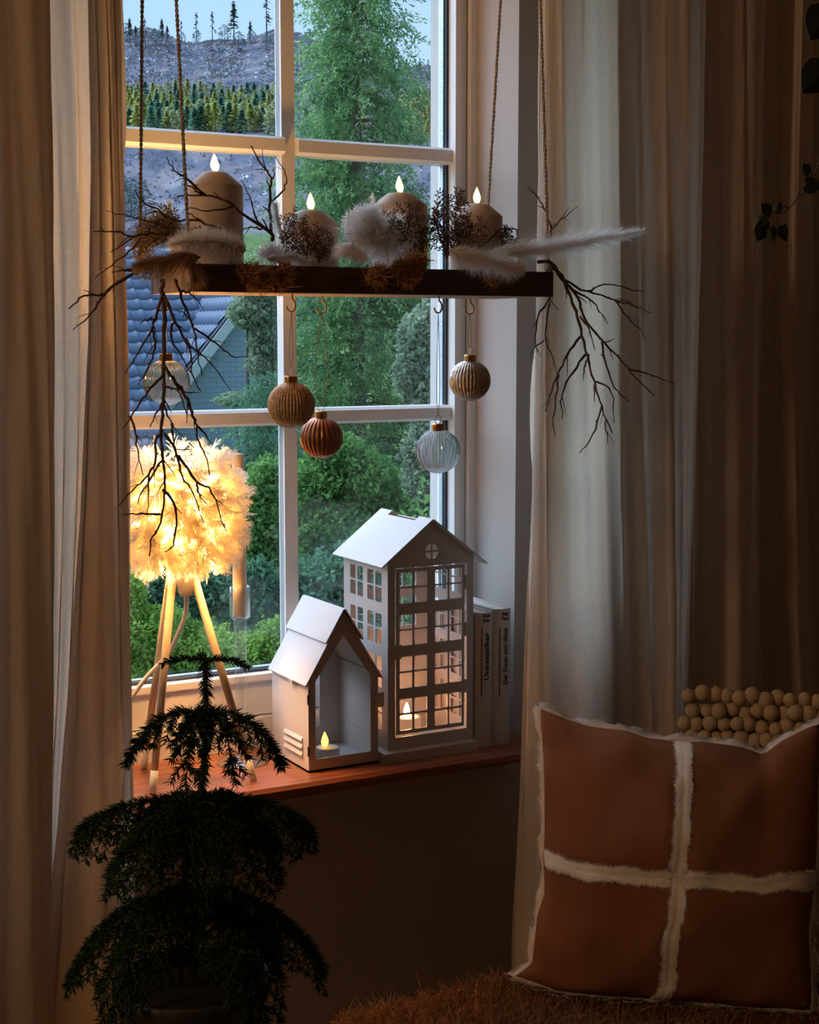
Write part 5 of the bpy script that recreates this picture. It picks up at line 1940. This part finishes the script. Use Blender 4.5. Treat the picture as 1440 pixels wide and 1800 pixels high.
def at_py(py):
    k = [q for q in stem_pts]
    return np.array([np.interp(py, (1153, 1200, 1300, 1400, 1500, 1600, 1720), [a[i] for a in k]) for i in range(3)])


V, Q = [], []
needles_on([at_py(p) for p in np.linspace(1153, 1400, 20)], .0100, 5200, V, Q, gp)
npmesh('leader_needles', np.concatenate(V), np.concatenate(Q), M['needle'], pine, kind='stuff')
for az, L, dr_ in ((0, .046, .010), (math.pi, .045, .014), (-1.2, .02, .004)):
    pine_branch(at_py(1160), cam_az + az, L, .006, dr_, False, 0, .0060, 3600)
for k, az in enumerate((0.05, math.pi - .1, 1.25, -1.0, -2.2)):
    L = (.086, .082, .050, .048, .046, .048)[k]
    pine_branch(at_py(1255), cam_az + az, L, (.022, .022, .012, .012, .006, .006)[k], (.070, .072, .07, .065, .085, .080)[k], True, .028, .0085, 2600, 2 if k < 2 else 3)
for k, az in enumerate((.0, math.pi + .05, .75, 2.35, -.85, -2.2, -1.5, 1.5)):
    L = (.135, .122, .105, .105, .108, .105, .08, .07)[k]
    pine_branch(at_py(1408), cam_az + az, L, (.012, .016, .016, .016, .02, .02, .02, .016)[k], (.045, .050, .085, .085, .095, .095, .12, .10)[k], True, .046, .0082, 2300)
for k, az in enumerate((.05, math.pi - .05, .8, 2.4, -.9, -2.2, -1.55)):
    L = (.138, .138, .115, .115, .12, .118, .09)[k]
    pine_branch(at_py(1575), cam_az + az, L, .018, (.105, .095, .12, .115, .13, .13, .14)[k], True, .050, .0082, 2300)
pot_c = np.array([pb[0], pb[1], pb[2] - .13])
MB().lathe([(.050, 0), (.052, .004), (.066, .10), (.072, .112), (.075, .116), (.075, .128), (.072, .130), (.068, .128), (.066, .112)], pot_c, 48).build('pot', M['pot'], pine, smooth=True)
MB().lathe([(.0655, .108), (.0655, .114), (.03, .118), (0, .119)], pot_c, 32).build('soil', M['soil'], pine, smooth=True)
stz = pot_c[2]
stand = thing('plant_stand', (pot_c[0], pot_c[1], 0), 'dark round plant stand carrying the Norfolk pine', 'stand')
MB().lathe([(.098, stz - .018), (.10, stz - .016), (.10, stz - .002), (.098, stz)], (pot_c[0], pot_c[1], 0), 40).build('top', M['oak'], stand)
for k in range(3):
    w = k * 2.094 + .4
    a = np.array([pot_c[0] + .07 * math.cos(w), pot_c[1] + .07 * math.sin(w), stz - .018])
    b_ = np.array([pot_c[0] + .12 * math.cos(w), pot_c[1] + .12 * math.sin(w), 0])
    MB().tube([a, b_], [.014, .010], 12).build('leg', M['oak'], stand, smooth=True)

# ------------------------------------------------------------------ bench, shag throw, pillow, pompom cushion
BZ = .535
bx = (.86, 2.35)
byy = (1.10, 1.745)
bench = thing('bench', ((bx[0] + bx[1]) / 2, (byy[0] + byy[1]) / 2, 0), 'low wooden bench under the shaggy rust throw', 'bench')
MB().box(bx[0], bx[1], byy[0], byy[1], BZ - .05, BZ).build('seat', M['oak'], bench)
for x in (bx[0] + .06, bx[1] - .06):
    for y in (byy[0] + .06, byy[1] - .06):
        MB().box(x - .025, x + .025, y - .025, y + .025, 0, BZ - .05).build('leg', M['oak'], bench)
MB().box(bx[0] + .08, bx[1] - .08, byy[0] + .05, byy[0] + .07, BZ - .12, BZ - .05).build('apron', M['oak'], bench)
thr = thing('shag_throw', ((bx[0] + bx[1]) / 2, (byy[0] + byy[1]) / 2, BZ), 'rust-brown shaggy throw spread over the bench', 'throw')
MB().box(bx[0] - .01, bx[1] + .01, byy[0] - .01, byy[1] + .008, BZ, BZ + .012).build('backing', M['shagbase'], thr)
nS = 42000
rt2 = np.stack([RNG.uniform(bx[0] - .005, 1.75, nS), RNG.uniform(1.36, byy[1] + .005, nS), np.full(nS, BZ + .011)], 1)
dS = RNG.normal(size=(nS, 3)) * .55 + np.array([0, 0, 1.0])
dS[:, 2] = np.abs(dS[:, 2]) + .25
hairs('pile', rt2, dS, RNG.uniform(.014, .030, nS), .0007, M['shag'], thr, .25, curl=.9, seg=3)

# pillow as a patch between four traced edges
pil_top = [(948, 1243), (1000, 1266), (1030, 1274), (1100, 1284), (1140, 1298), (1190, 1301), (1240, 1304), (1310, 1314), (1342, 1325), (1372, 1303), (1410, 1284), (1443, 1269)]
pil_left = [(948, 1243), (955, 1330), (957, 1400), (957, 1470), (955, 1500), (957, 1570), (945, 1605), (936, 1680), (934, 1694), (902, 1716)]
pil_bot = [(902, 1716), (980, 1742), (1080, 1752), (1160, 1756), (1260, 1765), (1340, 1772), (1428, 1778)]
pil_right = [(1443, 1269), (1440, 1360), (1437, 1480), (1432, 1560), (1422, 1640), (1426, 1700), (1428, 1778)]
dc = {'tl': 2.135, 'tr': 2.09, 'bl': 2.085, 'br': 2.035}


def edge3(line, d0, d1):
    A = np.array(line, float)
    L = np.concatenate([[0], np.cumsum(np.linalg.norm(A[1:] - A[:-1], axis=1))])
    L /= L[-1]
    def f_(t):
        return P(np.interp(t, L, A[:, 0]), np.interp(t, L, A[:, 1]), d=d0 + (d1 - d0) * t)
    return f_


eT, eB, eL, eR = edge3(pil_top, dc['tl'], dc['tr']), edge3(pil_bot, dc['bl'], dc['br']), edge3(pil_left, dc['tl'], dc['bl']), edge3(pil_right, dc['tr'], dc['br'])
cTL, cTR, cBL, cBR = eT(0), eT(1), eB(0), eB(1)
pn = np.cross(cTR - cTL, cBL - cTL)
pn /= np.linalg.norm(pn)
if pn @ _fw > 0:
    pn = -pn


def pil(u, v, side=1, off=0.0):
    c = (1 - v) * eT(u) + v * eB(u) + (1 - u) * eL(v) + u * eR(v) - ((1 - u) * (1 - v) * cTL + u * (1 - v) * cTR + (1 - u) * v * cBL + u * v * cBR)
    a, b_ = 4 * u * (1 - u), 4 * v * (1 - v)
    h = .062 * (a ** .55) * (b_ ** .5)
    seam = math.exp(-((u - .49) / .03) ** 2) + math.exp(-((v - .515) / .03) ** 2)
    wr = .004 * math.sin(u * 13 + v * 5) * math.sin(v * 9 - u * 3) * a * b_ + .003 * math.sin((u + v) * 22) * (1 - b_) * a
    wr += .006 * math.exp(-((u - .80 + (v * .5)) / .05) ** 2) * b_ ** .5 * (1 - v)
    if side > 0:
        return c + pn * (h - .006 * min(1, seam) * a * b_ + wr + off)
    return c - pn * (h * .85 + off)


pw = thing('throw_pillow', (float((cBL + cBR)[0] / 2), float((cBL + cBR)[1] / 2), float(min(cBL[2], cBR[2]))), 'square rust-brown pillow with cream frayed cross strips leaning on the bench', 'pillow')
N = 48
V, Q = [], []
for side in (1, -1):
    for j in range(N + 1):
        for i in range(N + 1):
            V.append(pil(i / N, j / N, side))
m = N + 1
for sd_ in (0, 1):
    o = sd_ * m * m
    for j in range(N):
        for i in range(N):
            a = o + j * m + i
            q = (a, a + m, a + m + 1, a + 1)
            Q.append(q if sd_ == 0 else q[::-1])
bm = bmesh.new()
bv = [bm.verts.new(Vector(p - ORG[pw])) for p in V]
for q in Q:
    bm.faces.new([bv[i] for i in q])
bmesh.ops.remove_doubles(bm, verts=bm.verts, dist=.0004)
me = bpy.data.meshes.new('cover')
bm.to_mesh(me)
bm.free()
cov = link(me, 'cover', M['cover'], pw, ORG[pw], True)


def strip(uv, wid, name, frn=900):
    """frayed cloth strip lying on the pillow; uv centre line, half width in metres."""
    n_ = len(uv)
    rows = []
    for k, (u, v) in enumerate(uv):
        u2, v2 = uv[min(k + 1, n_ - 1)]
        u1, v1 = uv[max(k - 1, 0)]
        du, dv = u2 - u1, v2 - v1
        nu, nv = -dv, du
        l_ = math.hypot(nu, nv)
        nu, nv = nu / l_, nv / l_
        row = []
        w_ = wid * (1 + .10 * math.sin(k * .9) + .08 * math.sin(k * 2.3))
        for s, off in ((-1, .0012), (-.55, .0035), (-.1, .0024), (.1, .0024), (.55, .0035), (1, .0012)):
            uu, vv = min(.998, max(.002, u + nu * s * w_ / .39)), min(.998, max(.002, v + nv * s * w_ / .37))
            row.append(pil(uu, vv, 1, off))
        rows.append(row)
    V = [p for r in rows for p in r]
    Q = [(k * 6 + i, k * 6 + i + 1, k * 6 + i + 7, k * 6 + i + 6) for k in range(n_ - 1) for i in range(5)]
    st = npmesh(name, V, Q, M['fray'], pw, smooth=True)
    A = np.array(rows)
    R_, D_ = [], []
    for e, q in ((0, 1), (5, 4)):
        k = RNG.integers(0, n_ - 1, frn)
        f_ = RNG.random((frn, 1))
        r0 = A[k, e] * (1 - f_) + A[k + 1, e] * f_
        out = A[k, e] - A[k, q]
        out /= np.linalg.norm(out, axis=1, keepdims=True) + 1e-9
        R_.append(r0 - out * .001)
        D_.append(out + RNG.normal(size=(frn, 3)) * .5 + pn * .5)
    hairs('fray', np.concatenate(R_), np.concatenate(D_), RNG.uniform(.002, .005, 2 * frn), .0003, M['fray'], st, 0, curl=.6, seg=2)
    return st


def uv_line(p, n_):
    return [tuple(q) for q in spline(p, n_)]


strip(uv_line([(.50, .004), (.497, .15), (.487, .35), (.480, .48), (.486, .52), (.482, .68), (.483, .85), (.49, .996)], 8), .0105, 'vertical_strip', 1500)
strip(uv_line([(.004, .535), (.15, .527), (.32, .517), (.462, .512)], 8), .0105, 'horizontal_strip')
strip(uv_line([(.503, .512), (.65, .508), (.82, .507), (.996, .545)], 8), .0110, 'horizontal_strip')
# frayed flange round the edge
for ef, nm, out in ((eT, 'edge_fringe', lambda t: pil(t, 0) - pil(t, .05)), (eB, 'edge_fringe', lambda t: pil(t, 1) - pil(t, .95)), (eL, 'edge_fringe', lambda t: pil(0, t) - pil(.05, t)), (eR, 'edge_fringe', lambda t: pil(1, t) - pil(.95, t))):
    n_ = 50
    V, R_, D_ = [], [], []
    for k in range(n_ + 1):
        t = k / n_
        c = ef(t)
        o = out(t)
        o = o - pn * (o @ pn)
        o /= np.linalg.norm(o) + 1e-9
        w_ = .0075 * (1 + .25 * math.sin(k * .8) + .2 * math.sin(k * 1.9))
        V.extend([c - o * .002 + pn * .001, c + o * w_ + pn * (.002 * math.sin(k * .6)), c - o * .002 - pn * .0008])
        for _ in range(26):
            R_.append(c + o * w_ * .9 + (np.array(ef(min(1, t + .02))) - c) * RNG.random())
            D_.append(o + RNG.normal(size=3) * .5)
    Q = [(k * 3 + i, k * 3 + i + 1, k * 3 + i + 4, k * 3 + i + 3) for k in range(n_) for i in range(2)]
    e_ = npmesh(nm, V, Q, M['fray'], pw, smooth=True)
    hairs('fray', np.array(R_), np.array(D_), RNG.uniform(.0015, .004, len(R_)), .0003, M['fray'], e_, 0, curl=.6, seg=2)

# cushion covered with cream felt pompoms, behind the pillow
pc = thing('pompom_cushion', (*P(1330, 1400, d=2.21)[:2], BZ + .012), 'cushion of cream felt pompoms behind the rust pillow', 'cushion')
sph = MB().lathe([(math.sin(a) * .0108, -math.cos(a) * .0108) for a in np.linspace(.03, math.pi - .03, 12)], (0, 0, 0), 16)
sme = bpy.data.meshes.new('pompom')
sme.from_pydata(sph.v, [], sph.f)
sme.polygons.foreach_set('use_smooth', [True] * len(sme.polygons))
sme.materials.append(M['felt'])
gq = random.Random(8)
lst = []
for row in range(7):
    for c in range(13):
        px = 1212 + c * 22.5 + (11 if row % 2 else 0) + gq.uniform(-3, 3) - row * 3
        py = 1226 + row * 25 + (px - 1330) * .055 + gq.uniform(-4, 4)
        if px > 1470:
            continue
        lst.append(P(px, py, d=2.20 + .012 * gq.random() + .0002 * (1440 - px)))
for p in lst:
    o = bpy.data.objects.new('pompom', sme)
    COL.objects.link(o)
    o.parent = pc
    o.location = Vector(p - ORG[pc])
    k = gq.uniform(.92, 1.12)
    o.scale = (k, k, k)
A = np.array(lst)
t0, t1 = P(1222, 1250, d=2.262), P(1465, 1262, d=2.24)
b0, b1 = P(1216, 1700, d=2.25), P(1455, 1715, d=2.23)
for q in (b0, b1):
    q[2] = BZ + .014
dn = np.array([_fw[0], _fw[1], 0])
dn = dn / np.linalg.norm(dn) * .05
MB().hexa([b0, b1, b1 + dn, b0 + dn, t0, t1, t1 + dn, t0 + dn]).build('cushion_body', M['felt'], pc)

# ------------------------------------------------------------------ trailing ivy at the right edge
ID = 1.55
iv = thing('trailing_ivy', P(1345, 420, d=ID), 'dark trailing ivy shoot hanging at the upper right edge', 'plant')
vine = spline([P(1475, 190, d=ID), P(1455, 245, d=ID), P(1441, 285, d=ID), P(1424, 322, d=ID), P(1400, 352, d=ID), P(1376, 377, d=ID), P(1358, 396, d=ID)], 6)
MB().tube(vine, [.0011 - .0006 * k / len(vine) for k in range(len(vine))], 5).build('stem', M['twig'], iv, smooth=True)
vine2 = spline([P(1490, -420, d=ID), P(1480, -200, d=ID), P(1470, 0, d=ID), P(1474, 100, d=ID), P(1475, 190, d=ID)], 6)
MB().tube(vine2, .0012, 5).build('stem', M['twig'], iv, smooth=True)
leaf_shape = [(0, -.04), (.26, -.14), (.46, .02), (.50, .26), (.44, .50), (.24, .76), (0, 1.0), (-.24, .76), (-.44, .50), (-.50, .26), (-.46, .02), (-.26, -.14)]


def leaf(px, py, size, rot, twist):
    c = P(px, py, d=ID - .004)
    s = size / F * ID
    ca, sa = math.cos(rot), math.sin(rot)
    n_ = -_fw * math.cos(twist) + _rt * math.sin(twist)
    r_ = _rt * math.cos(twist) + _fw * math.sin(twist)
    V = []
    for lay in (0, 1):
        V.append(c + r_ * (-.4 * sa) * s * -1 * 0 + (_up * ca + r_ * sa) * .35 * s + n_ * (.06 * s - lay * .0006))
        for a, b_ in leaf_shape:
            x, y = a * ca + b_ * sa, -a * sa + b_ * ca
            V.append(c + r_ * x * s + _up * y * s - n_ * (.16 * abs(a) * s + lay * .0006))
    m = len(leaf_shape)
    Q = [(0, 1 + i, 1 + (i + 1) % m) for i in range(m)] + [(m + 1, m + 2 + (i + 1) % m, m + 2 + i) for i in range(m)] + [(1 + i, m + 2 + i, m + 2 + (i + 1) % m, 1 + (i + 1) % m) for i in range(m)]
    MB().add(V, Q).build('leaf', M['ivy'], iv)


for a in ((1355, 374, 24, -.9, .3), (1338, 380, 28, math.pi + .2, -.5), (1344, 398, 30, math.pi + .5, .2), (1354, 402, 24, math.pi - .2, -.2), (1376, 398, 28, math.pi - .4, .6), (1362, 372, 22, .5, -.4),
          (1420, 290, 22, math.pi + .1, .5), (1418, 324, 30, 1.7, .1), (1452, 20, 60, math.pi + .5, .2), (1450, 118, 62, math.pi + .7, .1), (1350, 388, 20, -1.8, .1)):
    leaf(*a)
for a, b_ in (((1385, 365), (1362, 362)), ((1400, 352), (1408, 330)), ((1430, 310), (1420, 295)), ((1470, 60), (1450, 30)), ((1474, 140), (1452, 122))):
    MB().tube([P(*a, d=ID), P((a[0] + b_[0]) / 2, (a[1] + b_[1]) / 2 - 3, d=ID - .002), P(*b_, d=ID - .003)], .0005, 4).build('leaf_stalk', M['twig'], iv)
